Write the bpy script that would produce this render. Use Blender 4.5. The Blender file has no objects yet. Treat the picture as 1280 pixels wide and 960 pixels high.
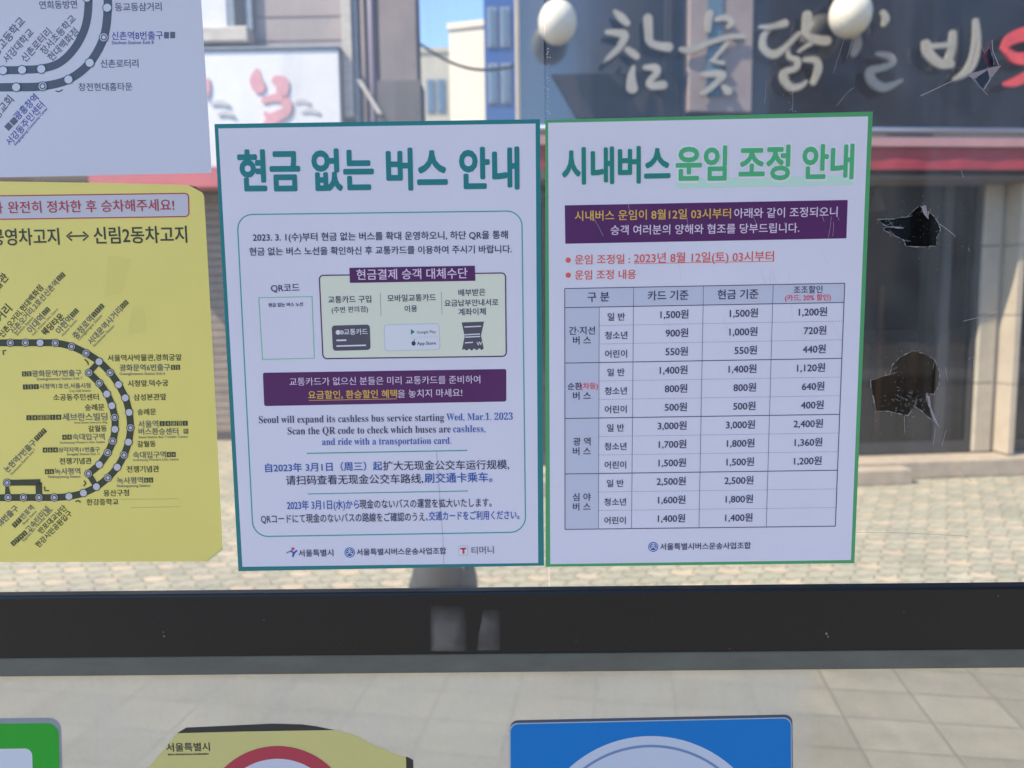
import bpy, bmesh, math, random
from mathutils import Vector, Matrix
from mathutils.geometry import tessellate_polygon
random.seed(7)
sc = bpy.context.scene
COL = sc.collection
R = math.radians

# ---------------------------------------------------------------- camera
DIST, F = 0.69, 920.0
CAM = Vector((0, -DIST, 1.5))
ROT = Matrix.Rotation(R(0.5), 3, 'Z') @ Matrix.Rotation(R(84.0), 3, 'X') @ Matrix.Rotation(R(-0.75), 3, 'Z')
cd = bpy.data.cameras.new('camera')
cam = bpy.data.objects.new('camera', cd); COL.objects.link(cam); sc.camera = cam
cam.matrix_world = Matrix.Translation(CAM) @ ROT.to_4x4()
cd.sensor_width = 36; cd.lens = 36 * F / 1280
cd.clip_start = 0.02; cd.clip_end = 2000
cd.dof.use_dof = True; cd.dof.focus_distance = DIST; cd.dof.aperture_fstop = 5.6

# ---------------------------------------------------------------- sky, sun, exposure
SUN = Vector((-1.0, -0.48, 1.30)).normalized()          # direction towards the sun
world = bpy.data.worlds.new('World'); sc.world = world; world.use_nodes = True
wn = world.node_tree
sky = wn.nodes.new('ShaderNodeTexSky'); sky.sky_type = 'NISHITA'; sky.sun_disc = False
sky.sun_elevation = math.asin(SUN.z); sky.sun_rotation = math.atan2(SUN.x, SUN.y)
sky.altitude = 1200; sky.air_density = 1.0; sky.dust_density = 0.4; sky.ozone_density = 3.0
bg = wn.nodes['Background']; bg.inputs[1].default_value = 0.13
wn.links.new(sky.outputs[0], bg.inputs[0])
sd = bpy.data.lights.new('sun', 'SUN'); sd.energy = 3.0; sd.angle = R(0.5); sd.color = (1, 0.87, 0.68)
so = bpy.data.objects.new('sun', sd); COL.objects.link(so); so.location = (0, 0, 30)
so.rotation_euler = SUN.to_track_quat('Z', 'Y').to_euler()
sc.view_settings.view_transform = 'Standard'; sc.view_settings.look = 'None'
sc.view_settings.exposure = 1.68; sc.view_settings.gamma = 1.0; sc.view_settings.use_curve_mapping = False
sc.render.engine = 'CYCLES'
sc.cycles.max_bounces = 8; sc.cycles.transparent_max_bounces = 16
sc.cycles.caustics_reflective = False; sc.cycles.caustics_refractive = False

# ---------------------------------------------------------------- helpers: pixels of the photograph to planes
def ray(x, y): return ROT @ Vector(((x - 640) / F, -(y - 480) / F, -1))
def onY(x, y, Y=0.0):
    d = ray(x, y); return CAM + d * ((Y - CAM.y) / d.y)
def ground(x, y, z=0.0):
    d = ray(x, y); return CAM + d * ((z - CAM.z) / d.z)
def S(px): return px * DIST / F                     # a photo pixel on the panel in metres

def lin(c):
    c = c / 255.0
    return c / 12.92 if c <= 0.04045 else ((c + 0.055) / 1.055) ** 2.4
def rgb(r, g, b, k=1.0): return (lin(r) * k, lin(g) * k, lin(b) * k)
PAPER = (190, 197, 222)
PW = (0.82, 0.79, 0.86)
def ink(r, g, b):                                    # printed colour next to the white of the paper
    return tuple(max(0.012, min(0.85, lin(c) / lin(w) * p)) for c, w, p in zip((r, g, b), PAPER, PW))

def mat(name, col, rough=0.6, spec=0.5, metal=0.0, var=0.0, scale=8.0, bump=0.0, coat=0.0, detail=6, stretch=None):
    m = bpy.data.materials.new(name); m.use_nodes = True
    nt = m.node_tree; p = nt.nodes['Principled BSDF']
    p.inputs['Base Color'].default_value = (*col, 1); p.inputs['Roughness'].default_value = rough
    p.inputs['Specular IOR Level'].default_value = spec; p.inputs['Metallic'].default_value = metal
    p.inputs['Coat Weight'].default_value = coat; p.inputs['Coat Roughness'].default_value = 0.08
    if var or bump:
        tc = nt.nodes.new('ShaderNodeTexCoord'); n = nt.nodes.new('ShaderNodeTexNoise')
        n.inputs['Scale'].default_value = scale; n.inputs['Detail'].default_value = detail
        n.inputs['Roughness'].default_value = 0.65
        if stretch:
            mp = nt.nodes.new('ShaderNodeMapping'); mp.inputs['Scale'].default_value = stretch
            nt.links.new(tc.outputs['Object'], mp.inputs[0]); nt.links.new(mp.outputs[0], n.inputs['Vector'])
        else: nt.links.new(tc.outputs['Object'], n.inputs['Vector'])
        if var:
            mr = nt.nodes.new('ShaderNodeMapRange'); mr.inputs[1].default_value = 0.25; mr.inputs[2].default_value = 0.75
            mr.inputs[3].default_value = 1 - var; mr.inputs[4].default_value = 1 + var
            nt.links.new(n.outputs['Fac'], mr.inputs[0])
            mx = nt.nodes.new('ShaderNodeVectorMath'); mx.operation = 'SCALE'
            mx.inputs[0].default_value = col
            nt.links.new(mr.outputs[0], mx.inputs['Scale']); nt.links.new(mx.outputs[0], p.inputs['Base Color'])
            m2 = nt.nodes.new('ShaderNodeMapRange'); m2.inputs[3].default_value = max(0.02, rough - 0.12); m2.inputs[4].default_value = min(1, rough + 0.12)
            nt.links.new(n.outputs['Fac'], m2.inputs[0]); nt.links.new(m2.outputs[0], p.inputs['Roughness'])
        if bump:
            b = nt.nodes.new('ShaderNodeBump'); b.inputs['Strength'].default_value = bump; b.inputs['Distance'].default_value = 0.01
            nt.links.new(n.outputs['Fac'], b.inputs['Height']); nt.links.new(b.outputs[0], p.inputs['Normal'])
    return m

def link(name, me, m=None, parent=None):
    o = bpy.data.objects.new(name, me); COL.objects.link(o)
    if m is not None and me is not None: me.materials.append(m)
    if parent is not None: o.parent = parent
    return o
def empty(name, label, cat, loc=(0, 0, 0), rz=0.0, group=None):
    o = bpy.data.objects.new(name, None); COL.objects.link(o); o.location = loc; o.rotation_euler = (0, 0, rz)
    o.empty_display_size = 0.05
    return tag(o, label, cat, group)
def tag(o, label, cat, group=None):
    o['label'] = label; o['category'] = cat
    if group: o['group'] = group
    return o

class MB:
    """collects shapes into one mesh"""
    def __init__(s): s.bm = bmesh.new()
    def poly(s, pts, tess=False):
        vs = [s.bm.verts.new(p) for p in pts]
        if tess:
            for t in tessellate_polygon([[Vector(p) for p in pts]]):
                try: s.bm.faces.new([vs[i] for i in t])
                except ValueError: pass
        else: s.bm.faces.new(vs)
        return s
    def box(s, x0, x1, y0, y1, z0, z1, bev=0.0):
        t = bmesh.new()
        bmesh.ops.create_cube(t, size=1)
        for v in t.verts:
            v.co = Vector(((x0 + x1) / 2 + v.co.x * (x1 - x0), (y0 + y1) / 2 + v.co.y * (y1 - y0), (z0 + z1) / 2 + v.co.z * (z1 - z0)))
        if bev: bmesh.ops.bevel(t, geom=t.edges[:], offset=bev, segments=2, affect='EDGES', profile=0.5)
        s._add(t); return s
    def prism(s, pts, y0, y1):
        """outline in x,z extruded from y0 to y1"""
        t = bmesh.new()
        a = [t.verts.new((x, y0, z)) for x, z in pts]; b = [t.verts.new((x, y1, z)) for x, z in pts]
        tr = tessellate_polygon([[Vector((x, z, 0)) for x, z in pts]])
        for i, j, k in tr:
            try: t.faces.new((a[i], a[j], a[k])); t.faces.new((b[k], b[j], b[i]))
            except ValueError: pass
        n = len(pts)
        for i in range(n): t.faces.new((a[i], a[(i + 1) % n], b[(i + 1) % n], b[i]))
        bmesh.ops.recalc_face_normals(t, faces=t.faces[:])
        s._add(t); return s
    def lathe(s, prof, c, axis='Z', n=24):
        t = bmesh.new(); rings = []
        for r, h in prof:
            ring = []
            for i in range(n):
                a = 2 * math.pi * i / n
                p = (r * math.cos(a), r * math.sin(a), h)
                if axis == 'X': p = (h, p[0], p[1])
                if axis == 'Y': p = (p[0], h, p[1])
                ring.append(t.verts.new(Vector(c) + Vector(p)))
            rings.append(ring)
        for a, b in zip(rings, rings[1:]):
            for i in range(n): t.faces.new((a[i], a[(i + 1) % n], b[(i + 1) % n], b[i]))
        t.faces.new(rings[0][::-1]); t.faces.new(rings[-1])
        bmesh.ops.recalc_face_normals(t, faces=t.faces[:])
        for f in t.faces: f.smooth = True
        s._add(t); return s
    def sphere(s, c, r, sx=1, sy=1, sz=1, seg=32):
        t = bmesh.new(); bmesh.ops.create_uvsphere(t, u_segments=seg, v_segments=seg // 2, radius=r)
        for v in t.verts: v.co = Vector((v.co.x * sx, v.co.y * sy, v.co.z * sz)) + Vector(c)
        for f in t.faces: f.smooth = True
        s._add(t); return s
    def _add(s, t):
        me = bpy.data.meshes.new('tmp'); t.to_mesh(me); t.free(); s.bm.from_mesh(me); bpy.data.meshes.remove(me)
    def build(s, name, m=None, parent=None):
        me = bpy.data.meshes.new(name); s.bm.to_mesh(me); s.bm.free()
        return link(name, me, m, parent)

# ---------------------------------------------------------------- flat print on the panel
LAY = 0.00012
class Sheet:
    """print on one flat paper: parts collect shapes given in photo pixels, laid on the panel plane"""
    def __init__(s, base): s.base = base; s.parts = {}; s.texts = []
    def part(s, name, m, layer, parent=None, key=None):
        k = key or name
        if k not in s.parts: s.parts[k] = dict(mb=MB(), m=m, lay=layer, parent=parent, name=name)
        return k
    def P(s, k, x, y):
        return onY(x, y, -(s.base + s.parts[k]['lay'] * LAY))
    jit = 0.0
    def poly(s, k, pts):
        j = Vector((0, -random.random() * s.jit, 0)) if s.jit else Vector()
        s.parts[k]['mb'].poly([s.P(k, *p) + j for p in pts], tess=len(pts) > 4)
    def rrect(s, q, r, n=6):
        """rounded corners on a quad TL,TR,BR,BL in pixels"""
        out = []
        for i in range(4):
            c = Vector(q[i]); a = (Vector(q[i - 1]) - c).normalized(); b = (Vector(q[(i + 1) % 4]) - c).normalized()
            p0, p1 = c + a * r, c + b * r; o = c + a * r + b * r
            for j in range(n + 1):
                t = j / n * math.pi / 2
                out.append(tuple(o - b * r * math.cos(t) - a * r * math.sin(t)))
        return out
    def stroke(s, k, pts, w, closed=False, round_=False):
        V = [Vector(p) for p in pts]; n = len(V); L = []; Rr = []
        for i in range(n):
            if closed: a, b = V[i - 1], V[(i + 1) % n]
            else: a, b = V[max(0, i - 1)], V[min(n - 1, i + 1)]
            d = (b - a).normalized(); q = Vector((-d.y, d.x)) * w / 2
            L.append(V[i] + q); Rr.append(V[i] - q)
        for i in range(n if closed else n - 1):
            j = (i + 1) % n
            s.poly(k, [L[i], L[j], Rr[j], Rr[i]])
    def disc(s, k, c, r, n=24, ratio=1.0):
        s.poly(k, [(c[0] + r * math.cos(2 * math.pi * i / n), c[1] + r * ratio * math.sin(2 * math.pi * i / n)) for i in range(n)])
    def ring(s, k, c, r, w, n=48):
        s.stroke(k, [(c[0] + (r - w / 2) * math.cos(2 * math.pi * i / n), c[1] + (r - w / 2) * math.sin(2 * math.pi * i / n)) for i in range(n)], w, closed=True)
    def text(s, k, body, xl, yl, xr, yr, bold=0.0, h=None, em=None, align='L', hs=1.0):
        """writing from (xl,yl) to (xr,yr) in pixels, y at the middle of the letters; or with em: size given, aligned at (xl,yl), slope from (xr,yr)"""
        s.texts.append((k, body, xl, yl, xr, yr, bold, h, em, align, hs))
    def crop(s, ox, oy, sc_):
        return lambda x, y: (ox + x / sc_, oy + y / sc_)

ALLTEXT = []
def flush(sheets, owners):
    jobs = []
    for sh in sheets:
        for t in sh.texts:
            c = bpy.data.curves.new('glyphs', 'FONT'); c.body = t[1]; c.size = 1.0; c.offset = t[6] if t[6] < 0 else 0.0; c.resolution_u = 3
            o = bpy.data.objects.new('glyphs', c); COL.objects.link(o); jobs.append((sh, t, o, c))
    bpy.context.view_layer.update()
    dg = bpy.context.evaluated_depsgraph_get()
    for sh, t, o, c in jobs:
        k, body, xl, yl, xr, yr, bold, h, em, align, hs = t
        if 0 < bold <= .016: bold += .007
        elif bold == 0: bold = .004
        me = bpy.data.meshes.new_from_object(o.evaluated_get(dg))
        if len(me.vertices):
            x0 = min(v.co.x for v in me.vertices); x1 = max(v.co.x for v in me.vertices)
            z = 0.36
            a, b = sh.P(k, xl, yl), sh.P(k, xr, yr)
            U = (b - a); wid = U.length; U.normalize(); V = Vector((U.z, 0, -U.x))
            V = Vector((-U.z, 0, U.x))
            if em is None:
                sx = wid / (x1 - x0); sy = sx * hs
                if h: sy = S(h) / 0.87
                org = a - U * (x0 * sx)
            else:
                sx = sy = S(em)
                off = {'L': x0, 'C': (x0 + x1) / 2, 'R': x1}[align]
                org = a - U * (off * sx)
            base = [v.co.copy() for v in me.vertices]
            if bold <= 0: sh_ = [(0, 0)]
            elif bold <= .012: sh_ = [(-bold * .7, 0), (bold * .7, 0)]
            elif bold <= .03: sh_ = [(-bold * .8, -bold * .4), (bold * .8, bold * .4), (bold * .3, -bold * .6), (-bold * .3, bold * .6)]
            else: sh_ = [(bold * math.cos(R(22.5 + 45 * i)), bold * math.sin(R(22.5 + 45 * i))) for i in range(8)]
            for i, (dx, dy) in enumerate(sh_):
                for v, c_ in zip(me.vertices, base):
                    v.co = org + U * ((c_.x + dx) * sx) + V * ((c_.y + dy - z) * sy) + Vector((0, -i * 1.3e-5, 0))
                sh.parts[k]['mb'].bm.from_mesh(me)
        bpy.data.meshes.remove(me)
    for _, _, o, c in jobs:
        bpy.data.objects.remove(o); bpy.data.curves.remove(c)
    for sh, owner in zip(sheets, owners):
        made = {}
        for k, d in sh.parts.items():
            par = made.get(d['parent'], owner)
            if not d['mb'].bm.faces: d['mb'].bm.free(); continue
            for f in d['mb'].bm.faces:
                f.normal_update()
                if f.normal.y > 0: f.normal_flip()
            made[k] = d['mb'].build(d['name'], d['m'], par)
            made[k].matrix_parent_inverse = par.matrix_world.inverted() if par is not None else Matrix()

def chain_parent(o, par):
    o.parent = par

def paper_mat(name, col, var=0.03, rough=0.34, scale=14):
    """laminated print: faint blotches, fine bump from the sheet not lying dead flat"""
    return mat(name, col, rough=rough, spec=0.5, var=var, scale=scale * .6, bump=0.16)

# ================================================================ THE SETTING: ground, pavements, road
def paver_material():
    m = bpy.data.materials.new('interlocking pavers'); m.use_nodes = True
    nt = m.node_tree; N = nt.nodes; Lk = nt.links; p = N['Principled BSDF']
    def math_(op, a, b=None, c=None):
        n = N.new('ShaderNodeMath'); n.operation = op
        for i, v in enumerate((a, b, c)):
            if v is None: continue
            if isinstance(v, (int, float)): n.inputs[i].default_value = v
            else: Lk.new(v, n.inputs[i])
        return n.outputs[0]
    tc = N.new('ShaderNodeTexCoord'); sp = N.new('ShaderNodeSeparateXYZ')
    mp = N.new('ShaderNodeMapping'); mp.inputs['Rotation'].default_value = (0, 0, R(-4))
    Lk.new(tc.outputs['Object'], mp.inputs[0]); Lk.new(mp.outputs[0], sp.inputs[0])
    x, y = sp.outputs[0], sp.outputs[1]
    W, H = 0.135, 0.10
    yy = math_('DIVIDE', y, H)
    # every stone has kinked long sides: the joints run in a zigzag
    zx = math_('PINGPONG', math_('DIVIDE', x, W), 0.5)
    yy = math_('ADD', yy, math_('MULTIPLY', math_('SUBTRACT', math_('MINIMUM', math_('MAXIMUM', zx, 0.14), 0.36), 0.25), 0.9))
    row = math_('FLOOR', yy); fy = math_('SUBTRACT', yy, row)
    zz = math_('MULTIPLY', math_('SUBTRACT', math_('PINGPONG', fy, 0.5), 0.25), 0.55)
    xx = math_('ADD', math_('ADD', math_('DIVIDE', x, W), math_('MULTIPLY', row, 0.5)), zz)
    colm = math_('FLOOR', xx); fx = math_('SUBTRACT', xx, colm)
    ex = math_('MULTIPLY', math_('MINIMUM', fx, math_('SUBTRACT', 1.0, fx)), W)
    ey = math_('MULTIPLY', math_('MINIMUM', fy, math_('SUBTRACT', 1.0, fy)), H)
    e = math_('MINIMUM', ex, ey)
    joint = N.new('ShaderNodeMapRange'); joint.inputs[1].default_value = 0.0025; joint.inputs[2].default_value = 0.0075
    Lk.new(e, joint.inputs[0])
    cv = N.new('ShaderNodeCombineXYZ'); Lk.new(colm, cv.inputs[0]); Lk.new(row, cv.inputs[1])
    wn_ = N.new('ShaderNodeTexWhiteNoise'); wn_.noise_dimensions = '2D'; Lk.new(cv.outputs[0], wn_.inputs['Vector'])
    # one stone in four of every second row is a pale pinkish one
    q1 = math_('COMPARE', math_('FLOORED_MODULO', row, 2.0), 0.0, 0.1)
    q2 = math_('COMPARE', math_('FLOORED_MODULO', math_('ADD', colm, math_('MULTIPLY', row, 0.5)), 2.0), 0.0, 0.1)
    pale = math_('MULTIPLY', q1, q2)
    pale = math_('MULTIPLY', pale, math_('GREATER_THAN', wn_.outputs['Value'], 0.12))
    ramp = N.new('ShaderNodeMix'); ramp.data_type = 'RGBA'
    ramp.inputs[6].default_value = (0.28, 0.27, 0.205, 1); ramp.inputs[7].default_value = (0.345, 0.32, 0.245, 1)
    Lk.new(wn_.outputs['Value'], ramp.inputs[0])
    mx = N.new('ShaderNodeMix'); mx.data_type = 'RGBA'; mx.inputs[7].default_value = (0.43, 0.35, 0.255, 1)
    Lk.new(math_('MULTIPLY', pale, 0.75), mx.inputs[0]); Lk.new(ramp.outputs[2], mx.inputs[6])
    no = N.new('ShaderNodeTexNoise'); no.inputs['Scale'].default_value = 3; no.inputs['Detail'].default_value = 8; no.inputs['Roughness'].default_value = 0.7
    Lk.new(tc.outputs['Object'], no.inputs['Vector'])
    mr = N.new('ShaderNodeMapRange'); mr.inputs[1].default_value = 0.3; mr.inputs[2].default_value = 0.7; mr.inputs[3].default_value = 0.82; mr.inputs[4].default_value = 1.12
    Lk.new(no.outputs['Fac'], mr.inputs[0])
    sc1 = N.new('ShaderNodeVectorMath'); sc1.operation = 'SCALE'; Lk.new(mx.outputs[2], sc1.inputs[0]); Lk.new(mr.outputs[0], sc1.inputs['Scale'])
    vo = N.new('ShaderNodeTexVoronoi'); vo.inputs['Scale'].default_value = 3.2; vo.inputs['Randomness'].default_value = 1.0; Lk.new(tc.outputs['Object'], vo.inputs['Vector'])
    sp_ = N.new('ShaderNodeMapRange'); sp_.inputs[1].default_value = .045; sp_.inputs[2].default_value = .085; sp_.inputs[3].default_value = .55; sp_.inputs[4].default_value = 1.0; Lk.new(vo.outputs['Distance'], sp_.inputs[0])
    sc2 = N.new('ShaderNodeVectorMath'); sc2.operation = 'SCALE'; Lk.new(sc1.outputs[0], sc2.inputs[0]); Lk.new(sp_.outputs[0], sc2.inputs['Scale'])
    fin = N.new('ShaderNodeMix'); fin.data_type = 'RGBA'; fin.inputs[6].default_value = (0.12, 0.105, 0.075, 1)
    Lk.new(joint.outputs[0], fin.inputs[0]); Lk.new(sc2.outputs[0], fin.inputs[7])
    Lk.new(fin.outputs[2], p.inputs['Base Color'])
    p.inputs['Roughness'].default_value = 0.85
    b = N.new('ShaderNodeBump'); b.inputs['Strength'].default_value = 0.5; b.inputs['Distance'].default_value = 0.004
    Lk.new(joint.outputs[0], b.inputs['Height']); Lk.new(b.outputs[0], p.inputs['Normal'])
    return m

def slab_material():
    m = bpy.data.materials.new('square stone slabs'); m.use_nodes = True
    nt = m.node_tree; N = nt.nodes; Lk = nt.links; p = N['Principled BSDF']
    tc = N.new('ShaderNodeTexCoord'); mp = N.new('ShaderNodeMapping'); mp.inputs['Rotation'].default_value = (0, 0, R(8))
    Lk.new(tc.outputs['Object'], mp.inputs[0])
    br = N.new('ShaderNodeTexBrick'); Lk.new(mp.outputs[0], br.inputs['Vector'])
    br.offset = 0.0
    br.inputs['Color1'].default_value = (0.155, 0.138, 0.108, 1); br.inputs['Color2'].default_value = (0.215, 0.195, 0.155, 1)
    br.inputs['Mortar'].default_value = (0.11, 0.098, 0.077, 1)
    br.inputs['Scale'].default_value = 1; br.inputs['Mortar Size'].default_value = 0.006; br.inputs['Mortar Smooth'].default_value = 0.3
    br.inputs['Brick Width'].default_value = 0.3; br.inputs['Row Height'].default_value = 0.2
    no = N.new('ShaderNodeTexNoise'); no.inputs['Scale'].default_value = 5; no.inputs['Detail'].default_value = 9; no.inputs['Roughness'].default_value = 0.75
    Lk.new(tc.outputs['Object'], no.inputs['Vector'])
    mr = N.new('ShaderNodeMapRange'); mr.inputs[1].default_value = 0.3; mr.inputs[2].default_value = 0.7; mr.inputs[3].default_value = 0.72; mr.inputs[4].default_value = 1.18
    Lk.new(no.outputs['Fac'], mr.inputs[0])
    s1 = N.new('ShaderNodeVectorMath'); s1.operation = 'SCALE'; Lk.new(br.outputs['Color'], s1.inputs[0]); Lk.new(mr.outputs[0], s1.inputs['Scale'])
    vo = N.new('ShaderNodeTexVoronoi'); vo.inputs['Scale'].default_value = 4.5; Lk.new(tc.outputs['Object'], vo.inputs['Vector'])
    sp_ = N.new('ShaderNodeMapRange'); sp_.inputs[1].default_value = .03; sp_.inputs[2].default_value = .06; sp_.inputs[3].default_value = .4; sp_.inputs[4].default_value = 1.0; Lk.new(vo.outputs['Distance'], sp_.inputs[0])
    no2 = N.new('ShaderNodeTexNoise'); no2.inputs['Scale'].default_value = 1.3; no2.inputs['Detail'].default_value = 4; Lk.new(tc.outputs['Object'], no2.inputs['Vector'])
    st_ = N.new('ShaderNodeMapRange'); st_.inputs[1].default_value = .52; st_.inputs[2].default_value = .62; st_.inputs[3].default_value = 1.0; st_.inputs[4].default_value = .72; Lk.new(no2.outputs['Fac'], st_.inputs[0])
    s2 = N.new('ShaderNodeVectorMath'); s2.operation = 'SCALE'; Lk.new(s1.outputs[0], s2.inputs[0]); Lk.new(sp_.outputs[0], s2.inputs['Scale'])
    s3 = N.new('ShaderNodeVectorMath'); s3.operation = 'SCALE'; Lk.new(s2.outputs[0], s3.inputs[0]); Lk.new(st_.outputs[0], s3.inputs['Scale'])
    Lk.new(s3.outputs[0], p.inputs['Base Color']); p.inputs['Roughness'].default_value = 0.85
    b = N.new('ShaderNodeBump'); b.inputs['Strength'].default_value = 0.4; b.inputs['Distance'].default_value = 0.004
    Lk.new(br.outputs['Fac'], b.inputs['Height']); b.invert = True; Lk.new(b.outputs[0], p.inputs['Normal'])
    return m

def structure(o): o['kind'] = 'structure'; return o
M_bounce_road = mat('pale bounce road', (0.28, 0.25, 0.21), 0.9, var=0.2, scale=40, bump=0.2)  # unseen road behind the camera, coloured pale to bounce warm light on the posters
M_soil = mat('dusty ground', (0.14, 0.13, 0.11), 0.95, var=0.2, scale=2)
M_kerb = mat('granite kerb', (0.32, 0.31, 0.29), 0.8, var=0.2, scale=60)
structure(MB().poly([(-400, -400, -0.14), (400, -400, -0.14), (400, 400, -0.14), (-400, 400, -0.14)]).build('ground', M_soil))
structure(MB().poly([(-60, -13.5, -0.13), (60, -13.5, -0.13), (60, -1.9, -0.13), (-60, -1.9, -0.13)]).build('unseen_bounce_road', M_bounce_road))
structure(MB().box(-60, 60, -1.9, -1.75, -0.2, 0.004, 0.01).build('kerb', M_kerb))
structure(MB().box(-60, 60, -1.75, 2.85, -0.2, 0.0).build('slab_path', slab_material()))
structure(MB().box(-60, 60, 2.85, 30, -0.2, 0.0).build('paver_path', paver_material()))
structure(MB().box(-60, 60, -18, -13.5, -0.2, 0.0).build('far_pavement', M_kerb))

# ================================================================ RIGHT BUILDING: the restaurant
RZ = math.atan(0.09)
g0 = ground(1115, 600)
B0 = Vector((g0.x, g0.y + 0.30, 0))                  # wall plane, 0.3 m behind the step's face
BM = Matrix.Translation(B0) @ Matrix.Rotation(RZ, 4, 'Z'); BI = BM.inverted()
def bl(px, py, yo=0.0):
    """where the sight line through a photo pixel meets the plane y = yo of the restaurant's front"""
    o = BI @ CAM; d = BI.to_3x3() @ ray(px, py); p = o + d * ((yo - o.y) / d.y)
    return p.x, p.z
M_dark = mat('dark mirror fascia glass', (0.010, 0.018, 0.036), 0.13, spec=0.5, var=0.25, scale=1.3)
M_dark.node_tree.nodes['Principled BSDF'].inputs['IOR'].default_value = 2.3
M_wallR = mat('dark grey render', (0.10, 0.095, 0.10), 0.8, var=0.2, scale=3, bump=0.1)
M_stone = mat('grey-beige stone cladding', (0.40, 0.35, 0.28), 0.6, var=0.16, scale=5, bump=0.06)
M_stoneL = mat('pale stone edge', (0.42, 0.35, 0.27), 0.6, var=0.1, scale=6)
M_pink = mat('brownish pink stone', (0.26, 0.20, 0.185), 0.5, var=0.18, scale=4)
M_red = mat('red awning cloth', (0.30, 0.022, 0.040), 0.7, var=0.12, scale=6, stretch=(1, 1, 5))
M_redp = mat('faded pink awning trim', (0.42, 0.22, 0.23), 0.6, var=0.12, scale=6)
M_silver = mat('silver tube', (0.55, 0.55, 0.56), 0.28, metal=1.0)
M_letter = mat('cream sign letters', (0.31, 0.285, 0.245), 0.6, var=0.18, scale=7)
M_redletter = mat('red sign emblem', (0.62, 0.06, 0.07), 0.5, var=0.25, scale=5)
M_globe = mat('milky lamp globe', (0.66, 0.61, 0.51), 0.35, var=0.10, scale=6)
M_black = mat('black metal', (0.02, 0.02, 0.022), 0.4, var=0.2)
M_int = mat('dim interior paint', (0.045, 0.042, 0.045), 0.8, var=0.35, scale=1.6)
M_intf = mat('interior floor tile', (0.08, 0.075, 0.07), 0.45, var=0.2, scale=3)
M_wood = mat('orange varnished wood', (0.38, 0.15, 0.06), 0.45, var=0.2, scale=6, stretch=(6, 6, 0.6))
M_step = mat('entrance step granite', (0.36, 0.295, 0.23), 0.75, var=0.2, scale=9, bump=0.08)
M_frame = mat('dark window frame', (0.03, 0.03, 0.033), 0.4)

rest = empty('restaurant_building', 'dark restaurant front with cream brush lettering and a red awning over its window', 'restaurant', B0, RZ)
sL = bl(650, 80)[0]; sR = 5.2
zF0 = bl(1180, 160, 0)[1]                            # bottom of the fascia
# fascia glass and the wall behind it
MB().box(sL, sR, 0.0, 0.08, zF0, 5.6).build('fascia', M_dark, rest)
MB().box(sL - 0.035, sL - 0.004, -0.03, 0.05, 0, 5.6, 0.006).build('corner_trim', M_stoneL, rest)
MB().box(sL + .6, sR, 0.10, 6.0, 5.302, 5.75).build('roof', M_wallR, rest)
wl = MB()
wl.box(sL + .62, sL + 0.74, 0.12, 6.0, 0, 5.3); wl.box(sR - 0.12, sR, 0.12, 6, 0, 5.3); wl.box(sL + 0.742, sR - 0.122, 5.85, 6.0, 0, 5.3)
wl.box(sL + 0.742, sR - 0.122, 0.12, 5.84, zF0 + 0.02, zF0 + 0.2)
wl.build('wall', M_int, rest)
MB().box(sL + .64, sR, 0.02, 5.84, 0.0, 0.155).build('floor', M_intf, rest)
xa, xb = bl(858, 60)[0], bl(938, 60)[0]
pk = MB(); pk.box(xa, xb, -0.06, -0.004, zF0 + 0.1, 5.5, 0.012); pk.build('pilaster', M_pink, rest)
MB().box(bl(884, 60, -.07)[0], bl(902, 60, -.07)[0], -0.075, -0.062, bl(884, 120, -.07)[1], 5.4).build('glass_strip', mat('bluish glass strip', (0.10, 0.17, 0.23), 0.12, var=0.2), rest)
MB().box(bl(830, 60)[0], bl(838, 60)[0], -0.035, -0.004, zF0 + 0.12, 5.5).build('mullion', M_frame, rest)
# dark reflection in the fascia behind the first letter, put in as a panel
MB().prism([bl(690, 93, -.02), bl(845, 91, -.02), bl(850, 146, -.02), bl(722, 148, -.02)], -0.025, -0.006).build('fascia_reflection', mat('dark reflection tone', (0.022, 0.02, 0.024), 0.5, var=0.5, scale=4), rest)

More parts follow.
